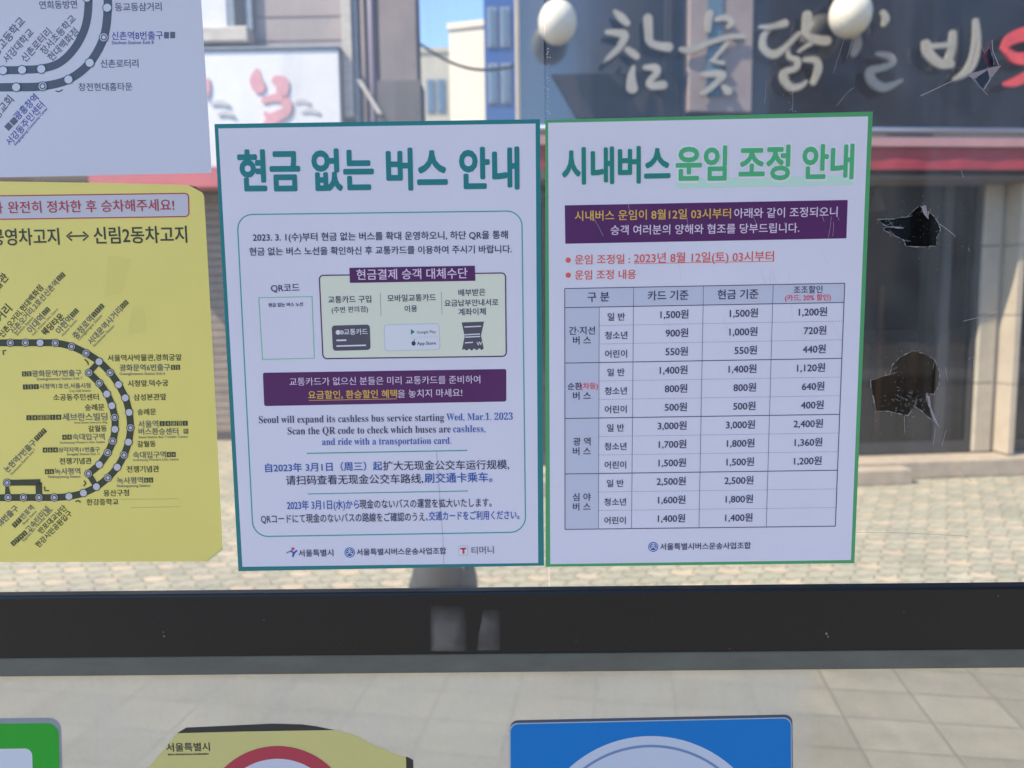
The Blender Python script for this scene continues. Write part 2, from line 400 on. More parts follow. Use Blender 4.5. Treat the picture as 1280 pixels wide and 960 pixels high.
# brush lettering of the sign
LY = -0.08
def brush(mb, pts, y0=LY, th=0.015, conv=None, n=7):
    """a brush stroke through (x, y, half width) in photo pixels"""
    cr = []
    m = len(pts)
    for i in range(m - 1):
        p0, p1, p2, p3 = (pts[max(0, i - 1)], pts[i], pts[i + 1], pts[min(m - 1, i + 2)])
        for j in range(n):
            t = j / n
            cr.append([0.5 * (2 * b + (c - a) * t + (2 * a - 5 * b + 4 * c - d) * t * t + (3 * b - a - 3 * c + d) * t ** 3) for a, b, c, d in zip(p0, p1, p2, p3)])
    cr.append(list(pts[-1]))
    L = []; Q = []
    for i, (x, y, w) in enumerate(cr):
        a = cr[max(0, i - 1)]; b = cr[min(len(cr) - 1, i + 1)]
        d = Vector((b[0] - a[0], b[1] - a[1])).normalized(); nx, ny = -d.y, d.x
        L.append((x + nx * w, y + ny * w)); Q.append((x - nx * w, y - ny * w))
    global BRUSH_N
    f = conv or (lambda x, y: bl(x, y, y0))
    BRUSH_N += 1
    yb = y0 - (BRUSH_N % 7) * .0012
    def cap(i, sgn):
        x, y, w = cr[i]; a = cr[max(0, i - 1)]; b = cr[min(len(cr) - 1, i + 1)]
        d = Vector((b[0] - a[0], b[1] - a[1])).normalized() * sgn; n_ = Vector((-d.y, d.x))
        return [(x + n_.x * w * math.cos(t) + d.x * w * .9 * math.sin(t), y + n_.y * w * math.cos(t) + d.y * w * .9 * math.sin(t)) for t in [math.pi * k / 6 for k in range(7)]]
    N_ = len(cr)
    for i in range(N_ - 1):
        quad = [L[i], L[i + 1], Q[i + 1], Q[i]]
        mb.prism([f(x, y) for x, y in quad], yb - th - i * .0003, yb)
    mb.prism([f(x, y) for x, y in cap(0, -1)], yb - th, yb)
    mb.prism([f(x, y) for x, y in cap(N_ - 1, 1)], yb - th - N_ * .0003, yb)
BRUSH_N = 0
def cA(x, y): return 640 + x / 5.818, y / 5.818       # the three enlarged crops of the sign
def cB(x, y): return 840 + x / 4.571, y / 4.571
def cC(x, y): return 1090 + x / 6.0, y / 6.0
def strokes(cr, k, lst):
    out = []
    for st in lst: out.append([(*cr(x, y), w / k) for x, y, w in st])
    return out
letters = [
 strokes(cA, 5.818, [[(745, 85, 12), (790, 130, 30), (835, 175, 22)], [(690, 238, 18), (760, 245, 26), (815, 262, 30), (780, 345, 24), (715, 410, 20), (665, 455, 12)],
     [(830, 362, 20), (870, 390, 28), (905, 418, 22)], [(985, 135, 32), (990, 220, 30), (1000, 310, 26), (1060, 340, 28), (1135, 350, 34)],
     [(880, 490, 12), (865, 570, 28), (870, 650, 40)], [(965, 495, 18), (1040, 500, 28), (1045, 540, 24), (1000, 590, 22), (1010, 630, 28), (1095, 625, 30)]]),
 strokes(cB, 4.571, [[(215, 75, 18), (205, 130, 20), (203, 180, 14)], [(250, 115, 14), (300, 105, 18), (335, 130, 16), (318, 160, 10)],
     [(50, 285, 14), (100, 288, 20), (230, 240, 15), (330, 215, 15), (405, 213, 13)], [(330, 220, 12), (290, 275, 12), (240, 335, 10), (225, 352, 10), (285, 365, 12)],
     [(175, 430, 15), (240, 425, 20), (285, 432, 20), (255, 470, 17), (205, 515, 16), (165, 540, 12)], [(290, 500, 15), (315, 525, 26)]]),
 strokes(cB, 4.571, [[(500, 158, 10), (560, 158, 15), (640, 138, 22)], [(560, 160, 16), (520, 210, 16), (520, 280, 20), (575, 315, 24), (640, 275, 16), (720, 195, 12)],
     [(770, 85, 24), (765, 150, 24), (765, 205, 18), (825, 232, 26), (880, 238, 26)], [(800, 245, 14), (750, 275, 10), (720, 298, 8)],
     [(655, 290, 12), (665, 330, 14), (710, 350, 18), (700, 395, 16), (640, 415, 20), (635, 460, 22), (670, 505, 22), (725, 498, 16), (760, 470, 8)],
     [(755, 345, 14), (815, 350, 20), (830, 400, 20), (800, 480, 14)]]),
 strokes(cB, 4.571, [[(1200, 75, 16), (1215, 110, 20), (1200, 150, 10)], [(1050, 210, 20), (1050, 260, 26), (1030, 315, 16)],
     [(1170, 310, 12), (1235, 325, 20), (1255, 365, 16), (1180, 395, 20), (1125, 410, 22), (1140, 470, 26), (1205, 505, 24), (1300, 465, 10)]]),
 strokes(cC, 6.0, [[(400, 330, 34), (420, 410, 40), (500, 480, 36), (580, 485, 30)], [(600, 250, 24), (590, 360, 28), (560, 470, 26)], [(455, 350, 20), (590, 340, 20)],
     [(770, 160, 20), (775, 300, 30), (755, 440, 32), (700, 540, 28), (610, 600, 12)]]),
]
sl = empty('sign_lettering', 'row of big cream brush written letters along the dark restaurant fascia', 'sign', B0, RZ)
for st in letters:
    m = MB()
    for s_ in st: brush(m, s_)
    m.build('letter', M_letter, sl)
mnt = MB()
for px in (775, 826, 905, 1000, 1020, 1112, 1165, 1200): 
    x_, z_ = bl(px, 85, LY); mnt.box(x_ - .012, x_ + .012, LY + 0.001, -0.03, z_ - .012, z_ + .012)
mnt.build('bracket', M_black, sl)
em = MB()
brush(em, [(1252, 62, 3), (1262, 50, 7), (1282, 44, 9), (1300, 55, 9), (1290, 72, 8), (1268, 74, 7), (1256, 66, 4)])
brush(em, [(1255, 106, 3), (1270, 102, 6), (1288, 92, 5), (1304, 86, 3)])
eo = em.build('sign_emblem', M_redletter); eo.location = B0; eo.rotation_euler = (0, 0, RZ)
tag(eo, 'red brush drawn emblem at the right end of the lettering', 'emblem')

# globe lamps on short arms
def globe(px, py, rpx, label):
    yo = -0.24; x, z = bl(px, py, yo); r = rpx * 5.2 / F
    t = empty('globe_lamp', label, 'lamp', BM @ Vector((x, yo, z)), RZ, 'globe lamps on the restaurant fascia')
    MB().sphere((0, 0, 0), r, sx=0.98, sz=1.08).build('globe', M_globe, t)
    MB().lathe([(0.07, 0), (0.085, 0.02), (0.05, 0.05)], (0, 0, r * 1.04)).build('collar', M_black, t)
    arm = MB(); arm.box(-0.012, 0.012, -0.012, 0.20, r * 1.04 + 0.05, r * 1.04 + 0.075); arm.build('arm', M_black, t)
    MB().box(-0.05, 0.05, 0.20, 0.22, r * 1.04, r * 1.04 + 0.13, 0.006).build('wall_plate', M_black, t)
globe(697, 28, 27, 'white globe lamp above the gap between the two posters, left of the lettering')
globe(1063, 18, 29, 'white globe lamp among the sign letters, the right of the two')

# awning with silver tube, pink trim and red valance
zt = lambda py, yo: bl(1180, py, yo)[1]
aw = empty('awning', 'red shop awning with pink trim under a silver tube', 'awning', B0, RZ)
AY = -0.40
MB().lathe([(0.022, sL + 0.05), (0.022, sR)], (0, AY + 0.06, zt(163, AY + 0.06)), axis='X', n=16).build('tube', M_silver, aw)
MB().prism([(sL + 0.02, zt(184, AY)), (sR, zt(184, AY)), (sR, zt(173, AY)), (sL + 0.02, zt(173, AY))], AY - 0.03, AY - 0.002).build('trim', M_redp, aw)
vx = []
nseg = 60
for i in range(nseg + 1): vx.append((sL + 0.02 + (sR - sL - 0.02) * i / nseg, zt(212, AY)))
vm = MB()
for i in range(nseg):
    x0, x1 = vx[i][0], vx[i + 1][0]
    w0, w1 = 0.006 * math.sin(i * 1.7), 0.006 * math.sin((i + 1) * 1.7)
    vm.poly([(x0, AY + w0, vx[i][1]), (x1, AY + w1, vx[i + 1][1]), (x1, AY, zt(185, AY)), (x0, AY, zt(185, AY))])
vo = vm.build('valance', M_red, aw)
md = vo.modifiers.new('thick', 'SOLIDIFY'); md.thickness = 0.006
MB().poly([(sL + 0.02, AY, zt(173, AY)), (sR, AY, zt(173, AY)), (sR, -0.01, zt(173, AY) + 0.05), (sL + 0.02, -0.01, zt(173, AY) + 0.05)]).build('canopy', M_wallR, aw)
MB().box(sL + 0.02, sR, -0.32, -0.002, zt(224, -0.32), zt(224, -0.32) + 0.03).build('soffit', mat('brown soffit', (0.10, 0.075, 0.07), 0.7, var=0.15), aw)

# shop window: frames, glass, stone piers
zs = zt(572, -0.02)                                   # sill height
zs = max(zs, 0.17)
zh = zt(222, 0)                                      # head of the opening
fr = MB()
p1a, p1b = bl(1222, 400)[0], bl(1243, 400)[0]
p2a, p2b = bl(1249, 400)[0], bl(1268, 400)[0]
p3b = bl(1277, 400, -0.1)[0]
fr.box(sL, sR, 0.0, 0.08, zh, zF0 - 0.004)
fr.build('lintel', M_wallR, rest)
pr = MB()
for a, b, dd in ((p1a, p1b, -0.03),):
    zz = [0.16, zt(480, 0), zt(395, 0), zt(308, 0), zh]
    for z0, z1 in zip(zz, zz[1:]): pr.box(a, b, dd, 0.16, z0 + 0.004, z1 - 0.004, 0.006)
pr.box(p1b, bl(1249, 400, 0)[0] - .003, 0.0, 0.15, 0.16, zh)
pr.build('stone_pier', M_stone, rest)
xr0 = bl(1249, 400, 0)[0]; yr_ = 0.0
while bl(1269, 400, yr_)[0] > xr0: yr_ -= .005
xr1 = bl(1277, 400, yr_)[0]; p3b = xr1
rv = MB()
for z0, z1 in zip(zz, zz[1:]): rv.box(xr0, xr1, yr_, 0.12, z0 + .003, z1 - .003, .005)
rv.build('pier_edge', M_stoneL, rest)
gl = bpy.data.materials.new('shop window glass'); gl.use_nodes = True
nt = gl.node_tree; nt.nodes.remove(nt.nodes['Principled BSDF'])
tr = nt.nodes.new('ShaderNodeBsdfTransparent'); tr.inputs[0].default_value = (0.55, 0.57, 0.58, 1)
go = nt.nodes.new('ShaderNodeBsdfGlossy'); go.inputs['Roughness'].default_value = 0.03
lw = nt.nodes.new('ShaderNodeFresnel'); lw.inputs[0].default_value = 1.5
mx = nt.nodes.new('ShaderNodeMixShader'); nt.links.new(lw.outputs[0], mx.inputs[0]); nt.links.new(tr.outputs[0], mx.inputs[1]); nt.links.new(go.outputs[0], mx.inputs[2])
nt.links.new(mx.outputs[0], nt.nodes['Material Output'].inputs[0])
def window(x0, x1):
    f = MB(); t = 0.035
    f.box(x0, x0 + t, 0.0, 0.07, 0.16, zh); f.box(x1 - t, x1, 0.0, 0.07, 0.16, zh)
    f.box(x0 + t, x1 - t, 0.0, 0.07, 0.16, 0.26); f.box(x0 + t, x1 - t, 0.0, 0.07, zh - t, zh)
    w = f.build('window', M_frame, rest)
    MB().poly([(x0 + t, 0.035, 0.26), (x1 - t, 0.035, 0.26), (x1 - t, 0.035, zh - t), (x0 + t, 0.035, zh - t)]).build('pane', gl, w)
ws = [sL + 0.02, sL + 1.1, sL + 2.0, bl(1181, 400)[0], p1a - 0.01]
for a, b in zip(ws, ws[1:]): window(a, b)
MB().box(sL + .03, sL + .62, .10, .14, 0, 5.3).build('return_wall', M_wallR, rest)
window(p3b + 0.02, sR - 0.02)
MB().box(bl(1171, 300)[0], bl(1190, 300)[0], 0.09, 0.2, 0.16, zh).build('inner_post', mat('brown grey interior column', (0.10, 0.08, 0.065), 0.7, var=0.2, scale=4), rest)

# inside the restaurant
def inside(px, py, depth): return bl(px, py, depth)
def bell(px, py, depth, label):
    x, z = bl(px, py, depth)
    t = empty('pendant_lamp', label, 'lamp', BM @ Vector((x, depth, z)), RZ, 'white pendant lamps inside the restaurant')
    MB().lathe([(0.075, -0.10), (0.08, -0.07), (0.06, 0.0), (0.03, 0.07), (0.015, 0.1)], (0, 0, 0)).build('shade', mat('white enamel shade', (0.8, 0.8, 0.78), 0.4), t)
    MB().box(-0.004, 0.004, -0.004, 0.004, 0.1, zF0 - z + 0.02).build('cord', M_black, t)
bell(1095, 250, 0.5, 'white pendant lamp behind the shop window beside the right poster')
bell(1215, 247, 0.5, 'white pendant lamp behind the shop window beside the stone pier')
x, _ = bl(1100, 400, 0.35); zt0 = bl(1100, 357, .35)[1]
tag(MB().box(x - .02, x + .02, -.02 + .35, .02 + .35, 0.155, zt0, 0.004).build('wooden_pole', M_wood), 'orange wooden pole standing behind the shop window', 'pole')
po = bpy.data.objects['wooden_pole']; po.location = B0; po.rotation_euler = (0, 0, RZ)
def table(px, py, depth, w, label):
    x, z = bl(px, py, depth)
    t = empty('dining_table', label, 'table', BM @ Vector((x, depth, 0.155)), RZ)
    z -= 0.155
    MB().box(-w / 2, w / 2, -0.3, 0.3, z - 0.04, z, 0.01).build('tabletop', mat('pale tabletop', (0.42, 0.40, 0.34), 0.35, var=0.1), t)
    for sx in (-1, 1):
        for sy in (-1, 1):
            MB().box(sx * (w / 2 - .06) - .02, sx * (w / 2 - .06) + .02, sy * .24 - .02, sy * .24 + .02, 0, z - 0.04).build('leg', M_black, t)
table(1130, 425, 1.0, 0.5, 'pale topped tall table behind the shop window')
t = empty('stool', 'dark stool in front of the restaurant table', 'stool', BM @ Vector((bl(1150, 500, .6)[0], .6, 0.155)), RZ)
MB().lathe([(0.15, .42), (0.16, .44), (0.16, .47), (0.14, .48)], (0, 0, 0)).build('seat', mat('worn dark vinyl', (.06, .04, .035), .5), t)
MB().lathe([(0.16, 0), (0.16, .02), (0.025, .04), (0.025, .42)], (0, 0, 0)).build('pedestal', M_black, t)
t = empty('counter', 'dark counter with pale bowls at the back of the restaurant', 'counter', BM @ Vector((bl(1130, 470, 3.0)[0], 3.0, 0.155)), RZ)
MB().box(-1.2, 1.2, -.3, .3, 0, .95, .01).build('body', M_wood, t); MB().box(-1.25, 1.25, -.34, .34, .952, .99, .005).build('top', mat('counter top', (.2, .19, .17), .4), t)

# entrance step
st = empty('entrance_step', 'long granite entrance step along the foot of the restaurant', 'step', B0, RZ)
MB().box(sL - .2, sR, -0.30, -0.002, 0.004, 0.150, 0.008).build('platform', M_step, st)
xe = bl(1138, 590, -0.44)[0]
tag(MB().box(sL - .2, xe, -0.47, -0.304, 0.004, 0.125, 0.006).build('lower_step', M_step), 'short lower stone step ending beside the right poster', 'step')
ls = bpy.data.objects['lower_step']; ls.location = B0; ls.rotation_euler = (0, 0, RZ)

# ================================================================ LEFT BUILDING
LYW = ground(285, 557).y
def ll(px, py, Y=None):
    p = onY(px, py, LYW if Y is None else Y); return p.x, p.z
M_lw = mat('greyish tiled wall', (0.34, 0.285, 0.27), 0.75, var=0.12, scale=2.5, bump=0.05)
M_lwd = mat('brown grey stone', (0.22, 0.175, 0.165), 0.7, var=0.25, scale=2.2)
M_board = mat('white signboard', (0.72, 0.70, 0.72), 0.5, var=0.04, scale=3)
M_pale = mat('pale window film', (0.66, 0.64, 0.70), 0.3, var=0.06)
M_cornice = mat('weathered pale cornice', (0.50, 0.45, 0.40), 0.7, var=0.25, scale=4, stretch=(1, 1, 4))
M_blueg = mat('blue grey frame', (0.22, 0.25, 0.30), 0.5, var=0.2)
M_brand = mat('faded red brush paint', (0.66, 0.32, 0.35), 0.6, var=0.15, scale=4)
lb = empty('shop_building', 'grey shop building with a white signboard left of the posters', 'building', (0, 0, 0))
X = lambda px: ll(px, 100)[0]; Z = lambda py: ll(400, py)[1]
x0, x1 = X(-420), X(476)
MB().box(x0, x1, LYW, LYW + 1.2, Z(215), 9).build('wall', M_lw, lb)
MB().box(x0, x1 - 2.2, LYW + 1.204, LYW + 7, 0, 9).build('rear_wall', M_lwd, lb)
MB().box(x0, x1, LYW + .35, LYW + 1.19, 0, Z(216)).build('lower_wall', M_lwd, lb)
# tall column at the corner with pipes
MB().box(X(478), X(523), LYW - 0.10, LYW + .25, Z(106), 9).build('corner_column', M_lwd, lb)
MB().box(X(474), X(527), LYW - 0.14, LYW + .25, 0, Z(107)).build('column_base', mat('dark column base', (0.11, 0.095, 0.09), 0.6, var=0.2, scale=3), lb)
for a, r_, c in ((448, .035, M_blueg), (458, .03, M_lwd), (468, .04, mat('dull purple pipe', (.17, .14, .19), .5))):
    MB().lathe([(r_, 0), (r_, 8)], (X(a), LYW - .06, 0)).build('drainpipe', c, lb)
br_ = MB(); xx0, zz0 = ll(450, 106); xx1, zz1 = ll(476, 148)
br_.prism([(xx0, zz0), (xx0 + .05, zz0), (xx1 + .05, zz1), (xx1, zz1)], LYW - .18, LYW - .14); br_.build('brace', M_cornice, lb)
MB().box(X(432), X(444), LYW - .12, LYW - .002, Z(150), 9).build('edge_pilaster', M_cornice, lb)
# cornice, upper window
MB().box(X(40), X(322), LYW - .22, LYW - .002, Z(60), Z(40), .02).build('cornice', M_cornice, lb)
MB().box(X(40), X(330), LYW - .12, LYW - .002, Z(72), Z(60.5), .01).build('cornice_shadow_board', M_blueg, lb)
wf = MB().box(X(291), X(322), LYW - .06, LYW - .002, Z(39), Z(-60), .01).build('window', M_blueg, lb)
MB().box(X(150), X(289), LYW - .04, LYW - .002, Z(38), Z(-60)).build('pane', M_pale, wf)
MB().box(X(300), X(312), LYW - .075, LYW - .062, Z(36), Z(-60)).build('mullion', M_black, wf)
tl = MB()
for py in (-10, 20, 50): tl.box(X(324), X(430), LYW - .006, LYW - .001, Z(py) - .006, Z(py) + .006)
tl.build('tile_joint', M_lwd, lb)
# signboard with red brush mark
sg = empty('shop_signboard', 'white signboard with a red brushed mark above the left poster', 'sign', (0, 0, 0))
MB().box(X(120), X(430), LYW - .20, LYW - .003, Z(212), Z(70), .01).build('board', M_board, sg)
fb = MB(); fb.box(X(118), X(432), LYW - .22, LYW - .004, Z(69), Z(66), .005); fb.build('frame', M_blueg, sg)
MB().box(X(118), X(442), LYW - .24, LYW - .004, Z(236), Z(213)).build('red_skirt', mat('red shop band', (0.52, 0.13, 0.15), .6, var=.15, scale=3), sg)
mk = MB(); cv = lambda x, y: ll(x, y, LYW - .205)
for s_ in ([(321, 88, 3), (320, 100, 8), (324, 110, 8)], [(345, 100, 6), (353, 104, 8), (352, 118, 7), (349, 124, 4)], [(330, 126, 4), (345, 122, 5), (358, 128, 6), (357, 140, 6), (342, 148, 7), (333, 158, 5)], [(332, 142, 3), (340, 150, 5), (352, 162, 4)], [(259, 100, 3), (260, 112, 3), (258, 122, 2)]):
    brush(mk, s_, y0=LYW - .2025, th=.006, conv=cv)
mk.build('brush_mark', M_brand, sg)
mb_ = MB()
for a, b, c in ((275, 130, 10), (282, 143, 9), (378, 128, 8), (388, 140, 10)):
    brush(mb_, [(a - c, b, 2), (a, b - 2, 3), (a + c, b + 1, 2)], y0=LYW - .2025, th=.005, conv=cv)
mb_.build('faded_lettering', mat('faded grey print', (.52, .50, .50), .6), sg)

# shutters and a door of the left shop behind the papers
sh = MB()
zz = 0.1
while zz < Z(240):
    sh.box(X(200), X(470), LYW + .30, LYW + .34, zz, zz + .085, .012); zz += .09
sh.build('roller_shutter', mat('grey brown roller shutter', (.24, .19, .16), .5, var=.25, scale=3), lb)

# ================================================================ FAR BUILDINGS in the alley
def far(name, label, px0, px1, pytop, Y, m, wins=(), dpt=8, m2=None, rz=0.0):
    a, b = onY(px0, 100, Y).x, onY(px1, 100, Y).x; zt_ = onY((px0 + px1) / 2, pytop, Y).z
    e = empty(name, label, 'building', ((a + b) / 2, Y, 0))
    w = (b - a) / 2; e.rotation_euler = (0, 0, rz)
    MB().box(-w, w, 0, dpt, 0, zt_).build('wall', m, e)
    MB().box(-w - .05, w + .05, -.08, dpt + .05, zt_ + .002, zt_ + .25).build('parapet', m2 or m, e)
    for q0, q1, r0, r1 in wins:
        c, d = onY(q0, 100, Y).x - (a + b) / 2, onY(q1, 100, Y).x - (a + b) / 2
        f = MB().box(c, d, -.06, -.002, onY(600, r1, Y).z, onY(600, r0, Y).z).build('window', M_blueg, e)
        MB().box(c + .08, d - .08, -.09, -.062, onY(600, r1, Y).z + .08, onY(600, r0, Y).z - .08).build('pane', M_wg, f)
    return e
M_wg = mat('blue window glass', (0.10, 0.16, 0.22), 0.1, spec=0.7)
far('apartment_tower', 'cream windowless tower end rising in the gap between the buildings', 561, 608, 35, 32, mat('sunlit cream concrete', (0.72, 0.60, 0.46), .8, var=.05, scale=.6), rz=R(-14), dpt=3)
far('low_building', 'low cream building with a blue window beside the tower', 500, 563, 66, 40, mat('cream plaster', (0.45, 0.40, 0.32), .8, var=.06, scale=.6), wins=((533, 543, 98, 140), (546, 556, 98, 140)))
far('office_block', 'tall dark blue office block right of the cream tower', 606, 690, -120, 24, mat('blue curtain wall', (0.03, 0.085, 0.25), .25, var=.15, scale=.5), wins=((610, 622, 10, 60), (626, 638, 10, 60), (610, 622, 80, 130), (626, 638, 80, 130)))

cb = MB(); pa, pb = onY(505, 40, 9.0), onY(660, 78, 9.0); pts = [pa.lerp(pb, i / 16) - Vector((0, 0, .25 * math.sin(math.pi * i / 16))) for i in range(17)]
for p_, q_ in zip(pts, pts[1:]):
    d_ = (q_ - p_).normalized(); n_ = Vector((-d_.z, 0, d_.x)) * .014
    cb.poly([p_ - n_, q_ - n_, q_ + n_, p_ + n_])
co_ = cb.build('power_cable', M_black); md = co_.modifiers.new('thick', 'SOLIDIFY'); md.thickness = .028; md.offset = 0
tag(co_, 'thin sagging black cable across the sky gap above the left poster', 'cable')
# buildings across the road, behind the camera: what the shop glass mirrors
def across(label, xa, xb, h, m, name='opposite_building'):
    e = empty(name, label, 'building', ((xa + xb) / 2, -18, 0)); w = (xb - xa) / 2
    MB().box(-w, w, -10, 0, 0, h).build('wall', m, e)
    MB().box(-w - .1, w + .1, -10.1, .1, h + .002, h + .4).build('parapet', M_kerb, e)
    n = int((xb - xa) / 2.6)
    for fl in range(int(h / 3.2)):
        for i in range(n):
            c = -w + 1.3 + i * 2.6
            f = MB().box(c - .75, c + .75, .002, .05, 1 + fl * 3.2, 2.5 + fl * 3.2).build('window', M_frame, e)
            MB().box(c - .68, c + .68, .052, .07, 1.07 + fl * 3.2, 2.43 + fl * 3.2).build('pane', M_wg, f)
M_br = mat('dark brick', (0.10, 0.075, 0.065), .8, var=.2, scale=3)
across('dark brick block across the road behind the viewer, right of the pale one', 9.5, 34, 17, M_br)
across('low pale block across the road behind the viewer', -20, 6, 5.5, mat('pale render', (.33, .31, .28), .8, var=.1))

# ================================================================ THE SHELTER: panes, rail, added shade roof
def pane_mat(name, dust, tint, scr=0.5, trans=0.5, dcol=(0.62, 0.63, 0.62), rough=0.02, blot=0.5, grad=None, streak=0.0):
    m = bpy.data.materials.new(name); m.use_nodes = True; nt = m.node_tree; N = nt.nodes; Lk = nt.links
    N.remove(N['Principled BSDF'])
    tc = N.new('ShaderNodeTexCoord')
    def noise(scale, stretch, rot, det=3):
        mp = N.new('ShaderNodeMapping'); mp.inputs['Scale'].default_value = stretch; mp.inputs['Rotation'].default_value = (0, R(rot), 0)
        n = N.new('ShaderNodeTexNoise'); n.inputs['Scale'].default_value = scale; n.inputs['Detail'].default_value = det; n.inputs['Roughness'].default_value = .7
        Lk.new(tc.outputs['Object'], mp.inputs[0]); Lk.new(mp.outputs[0], n.inputs['Vector']); return n.outputs['Fac']
    def mrange(s, a, b, c, d):
        r = N.new('ShaderNodeMapRange'); r.inputs[1].default_value = a; r.inputs[2].default_value = b; r.inputs[3].default_value = c; r.inputs[4].default_value = d
        Lk.new(s, r.inputs[0]); return r.outputs[0]
    def add(a, b, op='ADD'):
        n = N.new('ShaderNodeMath'); n.operation = op
        for i, v in enumerate((a, b)):
            if isinstance(v, (int, float)): n.inputs[i].default_value = v
            else: Lk.new(v, n.inputs[i])
        return n.outputs[0]
    base = mrange(noise(7, (1, 1, 1), 0, 8), .3, .7, dust * (1 - blot), dust * (1 + blot))
    if streak:
        base = add(base, mrange(noise(9, (1, 1, .10), 4, 4), .5, .72, 0, streak)); base = add(base, mrange(noise(5, (1, 1, .22), -28, 3), .52, .75, 0, streak * .8))  # upright smears, and slanted streaks of glare put into the haze
    if grad:
        sx0 = N.new('ShaderNodeSeparateXYZ'); Lk.new(tc.outputs['Object'], sx0.inputs[0])
        wob = add(sx0.outputs[0], mrange(noise(6, (1, 1, .5), 0, 3), .3, .7, -.012, .012))
        base = add(base, mrange(wob, grad[0], grad[1], 1.0, grad[2]), 'MULTIPLY')
    s1 = mrange(noise(60, (1, 1, 14), 12, 2), .66, .80, 0, .35 * scr)      # fine rubbed scratches in several directions
    s2 = mrange(noise(45, (18, 1, 1), 35, 2), .68, .80, 0, .30 * scr)
    s3 = mrange(noise(420, (1, 1, 1), 0, 1), .70, .80, 0, .35 * scr)       # specks
    s4 = mrange(noise(55, (1, 1, 20), -48, 2), .68, .80, 0, .25 * scr)
    tot = add(add(add(base, s1), add(s2, s3)), s4); cl = N.new('ShaderNodeClamp'); Lk.new(tot, cl.inputs[0]); cl.inputs[2].default_value = .95
    df = N.new('ShaderNodeBsdfDiffuse'); df.inputs[0].default_value = (*dcol, 1)
    tl_ = N.new('ShaderNodeBsdfTranslucent'); tl_.inputs[0].default_value = (*dcol, 1)
    m1 = N.new('ShaderNodeMixShader'); m1.inputs[0].default_value = trans; Lk.new(df.outputs[0], m1.inputs[1]); Lk.new(tl_.outputs[0], m1.inputs[2])
    tr = N.new('ShaderNodeBsdfTransparent'); tr.inputs[0].default_value = (*tint, 1)
    m2 = N.new('ShaderNodeMixShader'); Lk.new(cl.outputs[0], m2.inputs[0]); Lk.new(tr.outputs[0], m2.inputs[1]); Lk.new(m1.outputs[0], m2.inputs[2])
    go = N.new('ShaderNodeBsdfGlossy'); go.inputs['Roughness'].default_value = rough
    fr = N.new('ShaderNodeFresnel'); fr.inputs[0].default_value = 1.49
    m3 = N.new('ShaderNodeMixShader'); Lk.new(fr.outputs[0], m3.inputs[0]); Lk.new(m2.outputs[0], m3.inputs[1]); Lk.new(go.outputs[0], m3.inputs[2])
    Lk.new(m3.outputs[0], N['Material Output'].inputs[0])
    return m
shl = empty('bus_shelter', 'bus shelter with scratched clear panes above and below a dark glossy rail', 'bus shelter', (0, 0, 0))
def pane(outer, holes, name, m, Y=0.0):
    c = bpy.data.curves.new(name, 'CURVE'); c.dimensions = '2D'; c.fill_mode = 'BOTH'
    for pts in [outer] + holes:
        sp = c.splines.new('POLY'); sp.points.add(len(pts) - 1); sp.use_cyclic_u = True
        for p, q in zip(sp.points, pts): p.co = (q[0], q[1], 0, 1)
    o = bpy.data.objects.new('tmp', c); COL.objects.link(o); bpy.context.view_layer.update()
    me = bpy.data.meshes.new_from_object(o.evaluated_get(bpy.context.evaluated_depsgraph_get()))
    bpy.data.objects.remove(o); bpy.data.curves.remove(c)
    me.transform(Matrix(((1, 0, 0, 0), (0, 0, 1, Y), (0, 1, 0, 0), (0, 0, 0, 1))))
    return link(name, me, m, shl)
def g2(px, py): p = onY(px, py, 0.0); return (p.x, p.z)
def jag(pts, a=.8, n=3):
    """an outline in pixels broken up like torn plastic"""
    out = []
    for i in range(len(pts)):
        p, q = pts[i], pts[(i + 1) % len(pts)]
        out.append(p)
        for j in range(1, n):
            t = j / n; out.append((p[0] + (q[0] - p[0]) * t + random.uniform(-a, a), p[1] + (q[1] - p[1]) * t + random.uniform(-a, a)))
    return out
c3 = lambda x, y: (1060 + x / 3.2, 150 + y / 3.2)
c4b = lambda x, y: (1040 + x / 2.825, 400 + y / 2.825)
H1 = jag([c3(*p) for p in ((118, 398), (185, 396), (238, 388), (262, 362), (290, 342), (303, 372), (322, 396), (322, 366), (345, 385), (362, 412), (370, 440), (355, 468), (352, 505), (300, 508), (232, 505), (226, 482), (190, 465), (142, 440), (150, 430), (222, 432), (150, 424))], .6, 2)
H2 = jag([c4b(*p) for p in ((136, 212), (175, 200), (204, 192), (212, 160), (240, 130), (288, 108), (330, 120), (362, 140), (380, 180), (378, 230), (360, 262), (334, 258), (332, 280), (345, 310), (375, 370), (350, 350), (320, 325), (290, 305), (268, 338), (232, 330), (190, 322), (155, 322))], .7, 2)
H3 = jag([cC(*p) for p in ((800, 290), (845, 400), (885, 350), (910, 440), (915, 495), (860, 515), (720, 560), (760, 470))], .4, 2)
H4 = jag([cC(*p) for p in ((770, 595), (865, 520), (885, 590), (830, 665))], .4, 2)
sx_ = g2(683, 300)[0]
zr1 = onY(640, 745, 0).z; zr0 = onY(640, 836, 0).z
M_p1 = pane_mat('clear acrylic left', 0.13, (.93, .95, .94), scr=0.3, trans=.6, dcol=(.80, .76, .68), streak=.30)
M_p2 = pane_mat('scratched acrylic right', 0.06, (.92, .95, .95), scr=0.75, blot=.7, streak=.15)
M_p3 = pane_mat('hazed lower acrylic', 0.72, (.92, .95, .90), scr=0.3, trans=.55, dcol=(.90, .83, .66), blot=.24, streak=.12, grad=(g2(985, 900)[0], g2(1015, 900)[0], .5))
pane([(-1.6, zr1), (sx_ - .0008, zr1), (sx_ - .0008, 2.35), (-1.6, 2.35)], [], 'glass_pane', M_p1)
